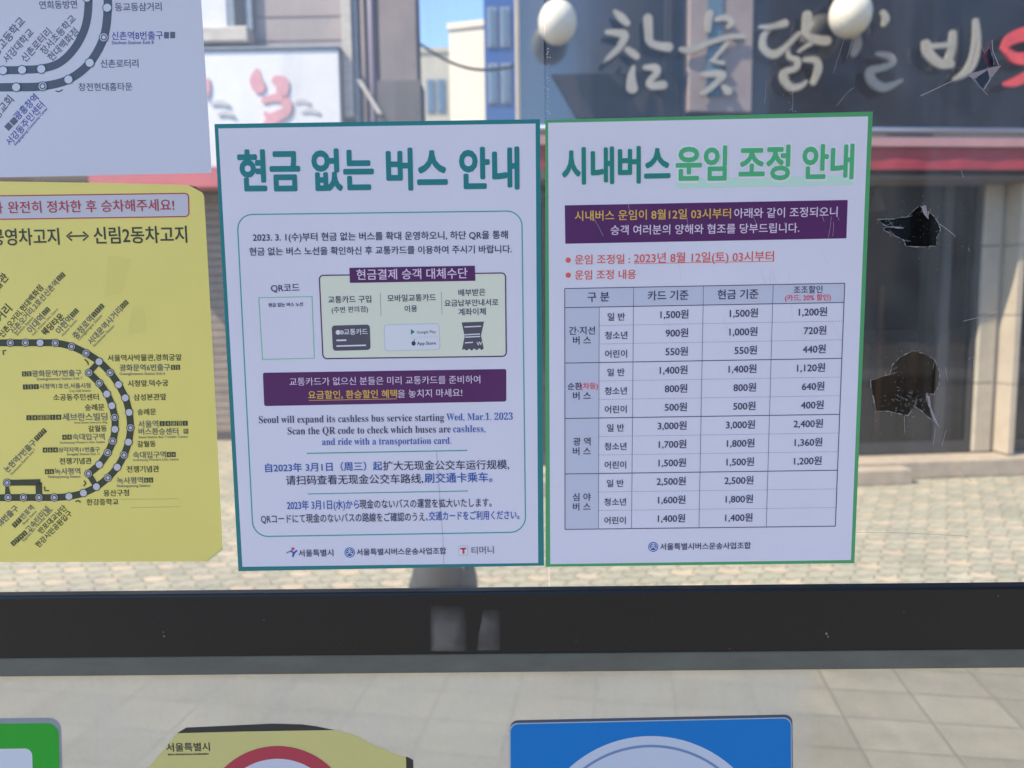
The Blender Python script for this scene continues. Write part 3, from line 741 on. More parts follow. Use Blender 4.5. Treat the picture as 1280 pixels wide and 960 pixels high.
p2 = pane([(sx_ + .0008, zr1), (1.6, zr1), (1.6, 2.35), (sx_ + .0008, 2.35)], [[g2(*p) for p in h] for h in (H1, H2, H3, H4)], 'glass_pane', M_p2)
p2['label'] = 'scratched clear pane with three broken holes'
pane([(-1.6, .35), (1.6, .35), (1.6, zr0), (-1.6, zr0)], [], 'glass_pane', M_p3)
M_edge = mat('broken acrylic edge', (0.36, 0.33, 0.32), 0.35, var=.2, scale=300)
M_shard = mat('frosted shard', (0.34, 0.29, 0.31), 0.4, var=.15, scale=200)
PS = Sheet(0.0006); PS.jit = 1e-4
PS.part('broken_edge', M_edge, 0); PS.part('crack', mat('fine crack line', (.42, .41, .40), .5), 1); PS.part('shard', M_shard, 2); PS.part('glue_trace', mat('dried glue', (.50, .50, .48), .5, var=.3, scale=200), 1)
for h, w in ((H1, .75), (H2, .8), (H3, .6), (H4, .6)):
    for i in range(len(h)):
        a, b = h[i], h[(i + 1) % len(h)]
        m_ = ((a[0] + b[0]) / 2 + random.uniform(-.4, .4), (a[1] + b[1]) / 2 + random.uniform(-.4, .4))
        for p, q in ((a, m_), (m_, b)):
            if random.random() < .86: PS.stroke('broken_edge', [p, q], w * random.choice((.35, .5, .7, 1.0, 1.5)))
        if random.random() < .22:
            an = random.uniform(0, 6.28); l = random.uniform(3, 12)
            PS.stroke('crack', [a, (a[0] + l * math.cos(an), a[1] + l * math.sin(an))], .3)
PS.poly('shard', [cC(*p) for p in ((705, 562), (865, 518), (860, 530), (765, 592))]); PS.poly('shard', [cC(*p) for p in ((865, 515), (970, 490), (905, 575), (882, 590))])
PS.poly('shard', [c4b(*p) for p in ((332, 262), (345, 270), (350, 310), (382, 384), (355, 350))])
PS.poly('shard', [c3(*p) for p in ((294, 345), (312, 340), (316, 365), (322, 398), (302, 375))])
for pts, w in ([[(365, 718), (480, 665), (600, 608), (705, 562)], .9], [[(900, 300), (905, 380), (930, 440), (950, 490)], 1.0], [[(890, 590), (840, 670)], 1.0], [[(740, 575), (800, 640), (870, 715)], .5], [[(720, 520), (735, 440), (745, 425)], .5]):
    PS.stroke('crack', [cC(*p) for p in pts], w)
for pts in ([(365, 415), (400, 440), (430, 465)], [(460, 805), (520, 790), (600, 765)], [(452, 200), (462, 230)], [(482, 510), (486, 525)]):
    PS.stroke('crack', [c3(*p) for p in pts], .6)
for pts in ([(255, 340), (257, 400)], [(365, 380), (358, 440)], [(402, 390), (388, 445)], [(400, 165), (408, 215)], [(80, 750), (250, 752), (460, 762), (480, 765)], [(480, 140), (500, 128), (500, 170)], [(450, 520), (490, 570)]):
    PS.stroke('crack', [c4b(*p) for p in pts], .45)
for pts in ([(985, 220), (920, 420)], [(1035, 210), (1000, 330)], [(1040, 500), (1000, 530), (940, 605)], [(690, 500), (690, 640)], [(540, 460), (530, 590)]):
    PS.stroke('crack', [cB(*p) for p in pts], .35)
for i in range(46):
    x = 640 + (cA(260, 0)[0] - 640) + random.gauss(0, 1.3); y = random.uniform(56, 150); PS.disc('glue_trace', (x, y), random.uniform(.4, 1.1), 6)
for i in range(30):
    PS.disc('glue_trace', (cB(650 + random.gauss(20, 14), 0)[0], random.uniform(60, 140)), random.uniform(.25, .6), 6)
for i in range(220):
    x, y = c4b(random.gauss(270, 80), random.gauss(210, 80)) if i % 2 else c3(random.gauss(270, 80), random.gauss(430, 80))
    if x > 1093: PS.disc('glue_trace', (x, y), random.uniform(.12, .42), 5)
for i in range(60):
    x, y = c4b(random.gauss(265, 35), random.gauss(290, 25)); PS.stroke('crack', [(x, y), (x + random.uniform(-4, 4), y + random.uniform(-3, 3))], random.uniform(.15, .4))

# rail
zA, zB, zC_ = onY(640, 739.5, -.0102).z, onY(640, 818, -.0102).z, onY(640, 841, -.0072).z
M_rail = mat('dark glossy rail', (0.009, 0.0105, 0.011), 0.38, spec=0.3, var=0.25, scale=3, stretch=(.5, 1, 3), coat=.12)
M_gask = mat('grey green aluminium strip', (0.135, 0.135, 0.108), 0.6, var=0.22, scale=14, stretch=(1, 1, 3))
rl = MB().box(-1.6, 1.6, -0.010, 0.004, zB, zA, 0.0025).build('rail', M_rail, shl)
MB().box(-1.6, 1.6, -0.007, 0.006, zC_, zB - .0006, 0.0015).build('gasket', M_gask, rl)
MB().box(-2.6, 1.7, -0.68, 0.30, 2.40, 2.46, .01).build('roof', mat('shade roof metal', (.30, .31, .32), .5, var=.1), shl)  # unseen roof, added and sized to keep the sun off the posters
for px_ in (-1.62, 1.62): MB().box(px_ - .03, px_ + .03, -.03, .03, 0, 2.40, .006).build('post', M_rail, shl)
MB().box(-1.6, 1.6, -.02, .02, .30, .35, .004).build('lower_rail', M_rail, shl)

RS = Sheet(0.0101)
M_chip = mat('pale paint chip', (.22, .21, .19), .6)
for x, y, r_ in ((1033, 792, 2.2), (1035, 796, 1.5), (205, 795, 1.6), (204, 790, .9), (1248, 745, 1.0), (912, 811, .8), (720, 800, .6), (330, 775, .7), (1130, 765, .6)):
    kc = RS.part('paint_chip', M_chip, 0, key=('chip', x, y))
    RS.poly(kc, [(x + r_ * math.cos(t_) * random.uniform(.4, 1), y + r_ * math.sin(t_) * random.uniform(.4, 1.3)) for t_ in (0, 1, 2, 3, 4, 5)])
RS.part('dust', mat('settled dust', (.085, .085, .08), .9, var=.4, scale=200), 0); RS.jit = 8e-5
for i in range(260):
    x, y = random.uniform(-20, 1300), random.uniform(740, 812) ; RS.disc('dust', (x, y - (x - 640) * .011), random.uniform(.15, .5), 5)
# bright reflection on the rail, put in as two faint patches
M_reflect = mat('painted reflection', (0.22, 0.20, 0.18), 0.3, var=.3, scale=60, stretch=(1, 1, .5), bump=.4)
_nt = M_reflect.node_tree; _p = _nt.nodes['Principled BSDF']
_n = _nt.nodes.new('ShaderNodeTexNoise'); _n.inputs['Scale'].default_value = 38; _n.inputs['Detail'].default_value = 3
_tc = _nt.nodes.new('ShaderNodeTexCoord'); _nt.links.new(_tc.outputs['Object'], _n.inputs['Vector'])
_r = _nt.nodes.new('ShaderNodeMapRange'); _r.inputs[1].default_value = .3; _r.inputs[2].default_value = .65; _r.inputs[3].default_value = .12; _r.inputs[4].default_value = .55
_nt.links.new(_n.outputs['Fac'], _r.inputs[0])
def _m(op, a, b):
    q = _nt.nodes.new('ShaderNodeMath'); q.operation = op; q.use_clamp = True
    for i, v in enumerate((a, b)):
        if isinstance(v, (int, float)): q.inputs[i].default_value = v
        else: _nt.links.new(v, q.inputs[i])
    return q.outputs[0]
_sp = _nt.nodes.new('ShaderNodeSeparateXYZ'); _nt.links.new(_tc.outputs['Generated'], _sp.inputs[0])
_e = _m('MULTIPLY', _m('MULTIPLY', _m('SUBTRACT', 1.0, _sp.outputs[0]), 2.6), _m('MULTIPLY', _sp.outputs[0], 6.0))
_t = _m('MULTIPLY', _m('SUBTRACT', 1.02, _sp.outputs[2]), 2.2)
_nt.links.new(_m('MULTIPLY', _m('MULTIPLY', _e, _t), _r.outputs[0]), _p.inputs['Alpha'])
def film(px0, px1, py0, py1, top0, label):  # patch standing for light mirrored in the rail, a thin crinkled sheet
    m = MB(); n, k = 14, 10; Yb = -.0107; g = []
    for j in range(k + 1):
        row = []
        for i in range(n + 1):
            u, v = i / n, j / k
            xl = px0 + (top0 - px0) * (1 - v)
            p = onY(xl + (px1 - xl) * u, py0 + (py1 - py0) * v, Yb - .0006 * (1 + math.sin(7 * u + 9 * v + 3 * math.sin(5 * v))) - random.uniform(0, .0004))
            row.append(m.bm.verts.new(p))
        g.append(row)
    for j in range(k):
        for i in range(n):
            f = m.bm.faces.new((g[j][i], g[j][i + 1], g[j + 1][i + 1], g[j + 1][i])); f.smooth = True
    o = m.build('reflection_patch', M_reflect); tag(o, label, 'film', 'patches standing for a reflection on the dark rail')  # no real film: the patch stands for a reflection on the rail
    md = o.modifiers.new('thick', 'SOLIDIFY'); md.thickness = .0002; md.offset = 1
film(537, 584, 756, 814, 538, 'wide patch standing for a reflection on the dark rail below the left poster')
film(595, 626, 762, 813, 604, 'narrow patch standing for a reflection on the dark rail, tapering to its top')

# black bag standing on the pavement behind the panel
bx = ground(552, 800)
bgm = MB()
for cx, w, h, d, zz in ((0, .15, .5, .12, .22), (.04, .11, .4, .1, .42), (-.05, .12, .3, .1, .16), (.07, .09, .3, .1, .2), (0.02, .05, .16, .05, .66)):
    bgm.sphere((cx, 0, zz), 1, sx=w, sy=d, sz=h / 2 + .02, seg=20)
bgo = bgm.build('rubbish_bag', mat('black plastic bag', (.03, .03, .032), .65, var=.3, bump=.6, scale=9)); bgo.location = (bx.x, bx.y + .15, 0)
tag(bgo, 'dark slumped bag on the pavement just under the left poster', 'bag')
cnk = ground(581, 790)
tag(MB().lathe([(.045, 0), (.045, .02), (.011, .03), (.011, .5)], (0, 0, 0)).build('marker_post', M_black), 'thin black post on the pavement beside the dark bag', 'post')
bpy.data.objects['marker_post'].location = (cnk.x, cnk.y, 0)

# ================================================================ PAPERS AND STICKERS ON THE PANEL
I_navy = mat('navy ink', ink(48, 52, 88), .4); I_teal = mat('dark teal ink', ink(20, 112, 122), .38)
I_green = mat('green ink', ink(66, 146, 98), .38); I_tg = mat('teal green ink', ink(24, 118, 112), .4); I_lg = mat('light green ink', ink(66, 160, 116), .4)
I_hl = mat('pale green highlight', ink(166, 208, 200), .4); I_purple = mat('purple ink', ink(72, 28, 88), .36, var=.08, scale=30)
I_lav = mat('pale lettering', ink(196, 184, 216), .4); I_yel = mat('yellow lettering', (.85, .50, .085), .4)
I_blue = mat('blue ink', ink(40, 80, 165), .4); I_red = mat('red ink', ink(206, 88, 82), .4); I_redd = mat('crimson ink', ink(196, 62, 92), .4)
I_cream = mat('cream print', ink(218, 207, 198), .4); I_cell = mat('grey blue cell', ink(170, 180, 208), .4); I_grey = mat('grey ink', ink(110, 112, 138), .4)
I_dgrey = mat('dark grey ink', ink(72, 72, 90), .4); I_white = paper_mat('white print', ink(198, 204, 226)); I_line = mat('thin line ink', ink(62, 66, 96), .4)
P_white = paper_mat('white poster paper', PW, var=.025)
P_white2 = paper_mat('white poster paper with rubbed film', PW, var=.03)
I_qr = mat('green frame ink', ink(110, 178, 152), .4)

def bil(q, u, v):
    a = Vector(q[0]).lerp(Vector(q[1]), u); b = Vector(q[3]).lerp(Vector(q[2]), u)
    return tuple(a.lerp(b, v))
def scuffs(sh, name, m, layer, q, n, lo, hi, w):
    sh.part(name, m, layer)
    for i in range(n):
        x, y = bil(q, random.random(), random.random()); a = random.choice((70, 75, 80, 100, 60)) + random.uniform(-8, 8)
        l = random.uniform(lo, hi); sh.stroke(name, [(x, y), (x + l * .5 * math.cos(R(a)) + random.uniform(-1, 1), y + l * .5 * math.sin(R(a))), (x + l * math.cos(R(a)), y + l * math.sin(R(a)))], w)
M_scuff = mat('pale scuff', (.62, .62, .66), .5)

# ---- left poster: cashless bus notice
A = Sheet(0.0004)
a4 = A.crop(260, 140, 2.977); a5 = A.crop(260, 430, 2.977)
QA = [(268, 155), (675, 149), (680, 707), (298, 714)]
nA = empty('notice_poster', 'white notice with dark teal border about cashless buses, left of the fare poster', 'poster', onY(489, 712, 0))
def p4(k, pts, f): A.poly(k, [f(*p) for p in pts])
A.part('border', I_teal, 0); A.poly('border', QA)
A.part('sheet', P_white, 1); p4('sheet', [(38, 60), (1219, 43)], a4) if 0 else A.poly('sheet', [a4(38, 61), a4(1219, 43), a5(1229, 815), a5(128, 829)])
A.part('heading_lettering', I_teal, 3); A.part('frame_line', mat('teal line ink', ink(52, 146, 150), .4), 2); [A.part(n_ + '_lettering', I_navy, 4) for n_ in ('intro', 'code', 'english', 'chinese', 'japanese', 'city', 'union')]
[A.part(n_ + '_blue_lettering', I_blue, 4) for n_ in ('english', 'chinese', 'japanese')]
A.text('heading_lettering', '현금 없는 버스 안내', *a4(115, 222), *a4(1155, 211), bold=.034, h=46)
A.stroke('frame_line', A.rrect([a4(108, 382), a4(1168, 368), a5(1182, 700), a5(168, 717)], 19, 8), 1.5, closed=True)
T = A.text
T('intro_lettering', '2023. 3. 1(수)부터 현금 없는 버스를 확대 운영하오니, 하단 QR을 통해', *a4(167, 467), *a4(1115, 457), .012)
T('intro_lettering', '현금 없는 버스 노선을 확인하신 후 교통카드를 이용하여 주시기 바랍니다.', *a4(154, 520), *a4(1130, 510), .012)
T('code_lettering', 'QR코드', *a4(234, 656), *a4(340, 653), .006)
A.part('code_frame', I_qr, 2); A.stroke('code_frame', [a4(189, 691), a4(387, 687), a4(396, 916), a4(203, 921)], 1.6, closed=True)
T('code_lettering', '현금 없는 버스 노선', *a4(225, 719), *a4(353, 715), .03)
A.part('cream_box', I_cream, 2); A.part('box_outline', I_purple, 3)
q = A.rrect([a4(414, 608), a4(1107, 599), a4(1110, 909), a4(428, 918)], 5)
A.poly('cream_box', q); A.stroke('box_outline', q, 1.5, closed=True)
A.part('box_heading', I_purple, 4); p4('box_heading', [(526, 580), (993, 572), (995, 628), (528, 636)], a4)
A.part('box_heading_lettering', I_lav, 5, 'box_heading'); T('box_heading_lettering', '현금결제 승객 대체수단', *a4(553, 606), *a4(965, 600), .008)
A.part('divider', I_grey, 3)
for x, y in ((641, 672), (868, 668)): A.stroke('divider', [a4(x, y), a4(x + 3, y + 86)], .5)
for s_, x0, y0, x1, y1, b in (('교통카드 구입', 447, 699, 607, 696, .012), ('(주변 편의점)', 460, 737, 595, 733, .004), ('모바일교통카드', 668, 694, 848, 690, .01), ('이용', 732, 733, 778, 731, .01), ('배부받은', 932, 673, 1032, 670, .01), ('요금납부안내서로', 880, 712, 1080, 708, .01), ('계좌이체', 932, 745, 1033, 742, .01)):
    T(A.part('means_lettering', I_navy, 4, 'cream_box', key=s_), s_, *a4(x0, y0), *a4(x1, y1), b)
A.part('card_symbol', I_dgrey, 3); A.poly('card_symbol', A.rrect([a4(460, 795), a4(602, 791), a4(605, 885), a4(465, 889)], 4))
A.part('card_marks', I_white, 4, 'card_symbol'); T('card_marks', '교통카드', *a4(506, 819), *a4(594, 817), .012)
A.disc('card_marks', a4(484, 820), 3); A.part('card_second_dot', mat('light grey ink', ink(160, 165, 190), .4), 5, 'card_symbol'); A.disc('card_second_dot', a4(498, 820), 2.8)
A.stroke('card_marks', [a4(478, 850), a4(515, 849)], 2); A.stroke('card_marks', [a4(478, 871), a4(588, 868)], 1.8)
A.part('app_panel', I_white, 3); q = A.rrect([a4(656, 792), a4(860, 787), a4(863, 884), a4(658, 889)], 4); A.poly('app_panel', q)
A.part('app_panel_outline', I_cell, 4, 'app_panel'); A.stroke('app_panel_outline', q, .7, closed=True)
A.part('app_lettering', I_navy, 4, 'app_panel'); A.part('play_triangle', I_tg, 4, 'app_panel')
T('app_lettering', 'Google Play', *a4(777, 819), *a4(848, 817), 0); T('app_lettering', 'App Store', *a4(778, 861), *a4(848, 859), .012)
p4('play_triangle', [(755, 808), (770, 818), (755, 829)], a4); A.stroke('app_panel_outline', [a4(752, 839), a4(855, 836)], .4)
A.disc('app_lettering', a4(765, 861), 2.6, 14, 1.15); A.stroke('app_lettering', [a4(765, 850), a4(770, 845)], .8)
A.part('receipt_symbol', I_dgrey, 3)
p4('receipt_symbol', [(944, 783), (1027, 780), (1016, 832), (1026, 880), (1018, 886), (1010, 879), (1000, 887), (991, 880), (981, 888), (972, 881), (962, 888), (953, 882), (945, 886), (955, 835)], a4)
A.part('receipt_marks', I_white, 4, 'receipt_symbol')
for x0, y0, x1, y1 in ((954, 800, 1016, 797), (955, 829, 1012, 826), (957, 838, 1013, 835), (956, 859, 986, 857)): A.stroke('receipt_marks', [a4(x0, y0), a4(x1, y1)], 1.4)
T('receipt_marks', 'W', *a4(1000, 862), *a4(1020, 860), .03)
A.part('purple_band', I_purple, 2); A.poly('purple_band', A.rrect([a5(204, 107), a5(1110, 93), a5(1110, 214), a5(209, 231)], 2.5))
A.part('band_lettering', I_lav, 4, 'purple_band'); A.part('band_yellow_lettering', I_yel, 4, 'purple_band')
T('band_lettering', '교통카드가 없으신 분들은 미리 교통카드를 준비하여', *a5(303, 141), *a5(1013, 132), .004)
T('band_yellow_lettering', '요금할인, 환승할인 혜택', *a5(373, 190), *a5(703, 185), .022); A.stroke('band_yellow_lettering', [a5(375, 210), a5(702, 204)], .7)
T('band_lettering', '을 놓치지 마세요!', *a5(706, 186), *a5(946, 181), .004)
def serif(s):
    o = ''
    for c in s:
        if 'A' <= c <= 'Z': o += chr(0x1D400 + ord(c) - 65)
        elif 'a' <= c <= 'z': o += chr(0x1D41A + ord(c) - 97)
        elif c.isdigit(): o += chr(0x1D7CE + int(c))
        else: o += c
    return o
T('english_lettering', serif('Seoul will expand its cashless bus service starting'), *a5(189, 281), *a5(878, 272), -.003, hs=1.2)
T('english_blue_lettering', serif('Wed, Mar.1. 2023'), *a5(887, 271), *a5(1134, 268), -.003, hs=1.2)
T('english_lettering', serif('Scan the QR code to check which buses are'), *a5(296, 323), *a5(903, 315), -.003, hs=1.2)
T('english_blue_lettering', serif('cashless,'), *a5(912, 315), *a5(1032, 314), -.003, hs=1.2)
T('english_blue_lettering', serif('and ride with a transportation card.'), *a5(424, 363), *a5(905, 358), -.003, hs=1.2)
A.stroke('frame_line', [a5(368, 407), a5(965, 396)], 1.4); A.stroke('frame_line', [a5(372, 558), a5(967, 547)], 1.2)
T('chinese_blue_lettering', '自2023年 3月1日（周三）起', *a5(213, 462), *a5(648, 454), .012)
T('chinese_lettering', '扩大无现金公交车运行规模,', *a5(652, 454), *a5(1120, 449), .006)
T('chinese_lettering', '请扫码查看无现金公交车路线,', *a5(290, 508), *a5(800, 501), .006)
T('chinese_blue_lettering', '刷交通卡乘车。', *a5(806, 500), *a5(1058, 496), .012)
T('japanese_blue_lettering', '2023年 3月1日(水)から', *a5(294, 601), *a5(562, 597), .012, h=11.5)
T('japanese_lettering', '現金のないバスの運営を拡大いたします。', *a5(564, 597), *a5(1055, 590), .008, h=11)
T('japanese_lettering', 'QRコードにて現金のないバスの路線をご確認のうえ、', *a5(197, 652), *a5(818, 643), .006, h=11)
T('japanese_blue_lettering', '交通カードをご利用ください。', *a5(822, 641), *a5(1158, 636), .012, h=11)
T('city_lettering', '서울특별시', *a5(337, 779), *a5(466, 777), .018)
A.part('city_emblem', I_blue, 3); A.part('city_emblem_dot', I_redd, 4, 'city_emblem'); A.part('city_emblem_sweep', I_tg, 4, 'city_emblem')
A.stroke('city_emblem', [a5(308, 768), a5(317, 777), a5(316, 793)], 2); A.stroke('city_emblem', [a5(316, 790), a5(321, 777), a5(331, 768)], 2.2)
A.disc('city_emblem_dot', a5(316, 762), 1.9, 12); A.stroke('city_emblem_sweep', [a5(292, 778), a5(304, 772), a5(311, 774)], 1.2)
def union(sh, c, r, pre, lay):
    sh.part('union_emblem', I_blue, lay); sh.part('union_emblem_marks', I_white, lay + 1, 'union_emblem')
    sh.disc('union_emblem', c, r); sh.ring('union_emblem_marks', c, r * .82, r * .1, 24)
    for a in (-90, 30, 150): sh.stroke('union_emblem_marks', [c, (c[0] + r * .72 * math.cos(R(a)), c[1] + r * .72 * math.sin(R(a)))], r * .16)
    sh.stroke('union_emblem_marks', [(c[0] - r * .45, c[1] - r * .1), (c[0], c[1] - r * .5), (c[0] + r * .45, c[1] - r * .1)], r * .16)
union(A, a5(527, 776), 6.4, '', 3)
T('union_lettering', '서울특별시버스운송사업조합', *a5(553, 775), *a5(886, 770), .014)
A.part('card_firm_emblem', I_cell, 3); A.poly('card_firm_emblem', A.rrect([a5(931, 750), a5(967, 749), a5(968, 787), a5(932, 788)], 1.5))
A.part('card_firm_face', I_white, 4, 'card_firm_emblem'); A.poly('card_firm_face', A.rrect([a5(934, 753), a5(964, 752), a5(965, 784), a5(935, 785)], 1.2))
A.part('card_firm_letter', I_redd, 5, 'card_firm_emblem'); A.stroke('card_firm_letter', [a5(938, 762), a5(961, 761)], 2.4); A.stroke('card_firm_letter', [a5(950, 761), a5(951, 781)], 2.6)
A.part('grey_lettering', I_grey, 4); T('grey_lettering', '티머니', *a5(981, 769), *a5(1063, 766), .022)
A.part('crease', I_grey, 6); A.stroke('crease', [a5(850, 400), a5(862, 560), a5(874, 720), a5(878, 833)], .35)

# ---- right poster: fare change
Bp = Sheet(0.0004)
b6 = Bp.crop(670, 130, 2.977); b7 = Bp.crop(670, 430, 2.977)
QB = [(681.5, 150), (1091, 139.5), (1068, 704), (682, 708.5)]
nB = empty('fare_poster', 'white poster with green border and a bus fare table', 'poster', onY(875, 706, 0))
Bp.part('border', I_green, 0); Bp.poly('border', QB)
Bp.part('sheet', P_white2, 1); Bp.poly('sheet', [b6(45, 70), b6(1236, 46), b7(1172, 804), b7(53, 819)])
T = Bp.text
Bp.part('highlight', I_hl, 2); Bp.poly('highlight', [b6(521, 280), b6(1181, 266), b6(1182, 300), b6(522, 314)])
Bp.part('heading_lettering', I_tg, 4); Bp.part('heading_green_lettering', I_lg, 4); Bp.part('heading_outline', I_white, 3)
T('heading_lettering', '시내버스', *b6(100, 234), *b6(497, 226), .034, h=40)
T('heading_outline', '운임 조정 안내', *b6(519, 225), *b6(1184, 216), .075, h=40)
T('heading_green_lettering', '운임 조정 안내', *b6(523, 225), *b6(1180, 216), .034, h=38)
Bp.part('purple_band', I_purple, 2); Bp.poly('purple_band', Bp.rrect([b6(107, 377), b6(1160, 357), b6(1155, 500), b6(109, 520)], 1))
Bp.part('band_lettering', I_lav, 4, 'purple_band'); Bp.part('band_yellow_lettering', I_yel, 4, 'purple_band')
T('band_yellow_lettering', '시내버스 운임이 8월12일 03시부터', *b6(145, 417), *b6(725, 407), .018)
T('band_lettering', '아래와 같이 조정되오니', *b6(738, 407), *b6(1122, 401), .006); T('band_lettering', '승객 여러분의 양해와 협조를 당부드립니다.', *b6(278, 470), *b6(980, 461), .006)
Bp.part('red_lettering', I_red, 3)
for y in (581, 637): Bp.disc('red_lettering', b6(120, y), 3.3)
T('red_lettering', '운임 조정일 :', *b6(145, 580), *b6(350, 577), .012); T('red_lettering', '2023년 8월 12일(토) 03시부터', *b6(365, 574), *b6(885, 567), .01)
Bp.stroke('red_lettering', [b6(365, 594), b6(886, 585)], .7); T('red_lettering', '운임 조정 내용', *b6(145, 637), *b6(372, 634), .012)
QT = [b6(107, 687), b6(1149, 667), b7(1114, 678), b7(108, 690)]
Bp.part('fare_table', I_cell, 2); Bp.part('table_lines', I_line, 3, 'fare_table'); Bp.part('dotted_lines', I_grey, 3, 'fare_table'); Bp.part('table_lettering', I_navy, 4, 'fare_table'); Bp.part('table_red_lettering', I_redd, 4, 'fare_table')
B_ = lambda u, v: bil(QT, u, v)
cu = [0, .1235, .246, .4955, .7445, 1.0]
def vrow(px_y):
    return (px_y - 360.8) / (661.8 - 360.8)
vh = vrow(384.6); vr = [vh + (1 - vh) * i / 12 for i in range(13)]
Bp.poly('fare_table', [B_(0, 0), B_(1, 0), B_(1, vh), B_(0, vh)]); Bp.poly('fare_table', [B_(0, vh), B_(cu[1], vh), B_(cu[1], 1), B_(0, 1)])
ln = lambda u0, v0, u1, v1, w: Bp.stroke('table_lines', [B_(u0, v0), B_(u1, v1)], w)
for v in (0, vh, vr[3], vr[6], vr[9], 1): ln(0, v, 1, v, 1.0)
for u in (0, 1): ln(u, 0, u, 1, 1.0)
for u in cu[2:5]: ln(u, 0, u, 1, .55)
ln(cu[1], vh, cu[1], 1, .5)
for i in range(1, 12):
    if i % 3:
        n = 110
        for j in range(n):
            u0 = cu[1] + (1 - cu[1]) * j / n; u1 = cu[1] + (1 - cu[1]) * (j + .6) / n
            Bp.stroke('dotted_lines', [B_(u0, vr[i]), B_(u1, vr[i])], .5)
EM = 12.2
def cell(s, u, v, align='C', em=EM, k='table_lettering', bold=.012):
    if k == 'table_lettering': k = Bp.part('fare_lettering' if align == 'R' else 'row_lettering', I_navy, 4, 'fare_table', key=('cell', u, v))
    a = B_(u, v); b = B_(u + .1, v); Bp.text(k, s, *a, *b, bold, None, em, align)
for s_, x0, y0, x1, y1 in (('구 분', 192, 719, 272, 717), ('카드 기준', 416, 714, 567, 711), ('현금 기준', 676, 710, 827, 707)): T(Bp.part('column_lettering', I_navy, 4, 'fare_table', key=s_), s_, *b6(x0, y0), *b6(x1, y1), .014)
T('table_lettering', '조조할인', *b6(959, 692), *b6(1066, 690), .008); T('table_red_lettering', '(카드, 20% 할인)', *b6(927, 722), *b6(1097, 719), .014)
fares = [('1,500', '1,500', '1,200'), ('900', '1,000', '720'), ('550', '550', '440'), ('1,400', '1,400', '1,120'), ('800', '800', '640'), ('500', '500', '400'),
         ('3,000', '3,000', '2,400'), ('1,700', '1,800', '1,360'), ('1,500', '1,500', '1,200'), ('2,500', '2,500', ''), ('1,600', '1,800', ''), ('1,400', '1,400', '')]
for i, f in enumerate(fares):
    v = (vr[i] + vr[i + 1]) / 2
    cell(('일 반', '청소년', '어린이')[i % 3], (cu[1] + cu[2]) / 2, v + .004, em=10.6)
    for j in range(3):
        if f[j]: cell(f[j] + '원', cu[2 + j] + (cu[3 + j] - cu[2 + j]) * (.79, .79, .765)[j], v - .002, 'R')
for i, (a, b) in enumerate((('간·지선', '버 스'), ('', '버 스'), ('광 역', '버 스'), ('심 야', '버 스'))):
    v = (vr[3 * i] + vr[3 * i + 3]) / 2
    if a: cell(a, cu[1] / 2, v - .018, em=11.2)
    else:
        cell('순환', cu[1] * .29, v - .018, em=10, bold=.014); cell('(차등)', cu[1] * .72, v - .018, em=9, k='table_red_lettering', bold=.014)
    cell(b, cu[1] / 2, v + .022, em=11.2)
union(Bp, b7(436, 755), 6.2, '', 3)
Bp.part('union_lettering', I_navy, 4); T('union_lettering', '서울특별시버스운송사업조합', *b7(462, 755), *b7(799, 750), .014)
scuffs(Bp, 'scuff', M_scuff, 6, [(700, 225), (1060, 225), (1050, 420), (700, 420)], 26, 8, 30, .28)

# ---- yellow route map
Y = Sheet(0.0004); y2 = Y.crop(0, 220, 3.693); y3 = Y.crop(0, 460, 3.693)
def yink(r, g, b): return tuple(max(.012, lin(c) / lin(w) * p) for c, w, p in zip((r, g, b), (214, 204, 120), (.94, .79, .20)))
P_yel = paper_mat('yellow route map paper', (.94, .79, .20), var=.06, rough=.4, scale=5)
I_dk = mat('dark green black ink', yink(52, 60, 46), .42); I_sl = mat('slate ink', yink(92, 96, 104), .45); I_yred = mat('map red ink', (.50, .055, .075), .4)
I_ywhite = mat('map white', (.66, .64, .68), .4); I_tape = mat('faded tape mark', (.90, .77, .20), .3, var=.05)
nY = empty('route_map', 'yellow bus route map with cut corners and a dark looping line', 'route map', onY(100, 702, 0))
Y.part('sheet', P_yel, 0)
Y.poly('sheet', [(-330, 222), (120, 228.5), y2(868, 42), y2(905, 52), y2(935, 78), y2(942, 92), y2(965, 500), y2(990, 960), y3(1028, 838), y3(958, 893), (0, 702.5), (-330, 706)])
Y.part('turned_corner', mat('turned up paper corner', (.74, .68, .26), .35), 1); Y.poly('turned_corner', [y3(1026, 828), y3(1029, 838), y3(960, 893), y3(950, 889)])  # flat strip; its colour stands in for sun caught by the curled corner
Y.part('torn_corner', mat('torn dark backing', (.12, .085, .06), .7), 1); Y.poly('torn_corner', [y2(868, 41), y2(905, 50), y2(937, 78), y2(915, 66), y2(890, 52)])
Y.part('tape_mark', I_tape, 1)
Y.poly('tape_mark', [y2(500, 365), y2(605, 385), y2(560, 545), y2(480, 560)]); Y.poly('tape_mark', [y2(610, 600), y2(660, 610), y2(680, 715), y2(590, 735)])
Y.part('pasted_strip', mat('pasted yellow strip edge', (.46, .40, .10), .5), 1)
Y.stroke('pasted_strip', [y3(550, 606), y3(828, 604), y3(829, 640), y3(600, 645)], .4)
Y.part('warning_box', I_ywhite, 1); q = Y.rrect([(-200, 247.6), y2(870, 80), y2(872, 187), (-200, 277)], 5); Y.poly('warning_box', q)
Y.part('warning_outline', I_yred, 2, 'warning_box'); Y.stroke('warning_outline', q, 1.4, closed=True)
Y.part('warning_lettering', I_yred, 3, 'warning_box'); T = Y.text
T('warning_lettering', '완전히 정차한 후 승차해주세요!', *y2(37, 146), *y2(803, 134), .018); T('warning_lettering', '버스가', *y2(-135, 150), *y2(12, 148), .018)
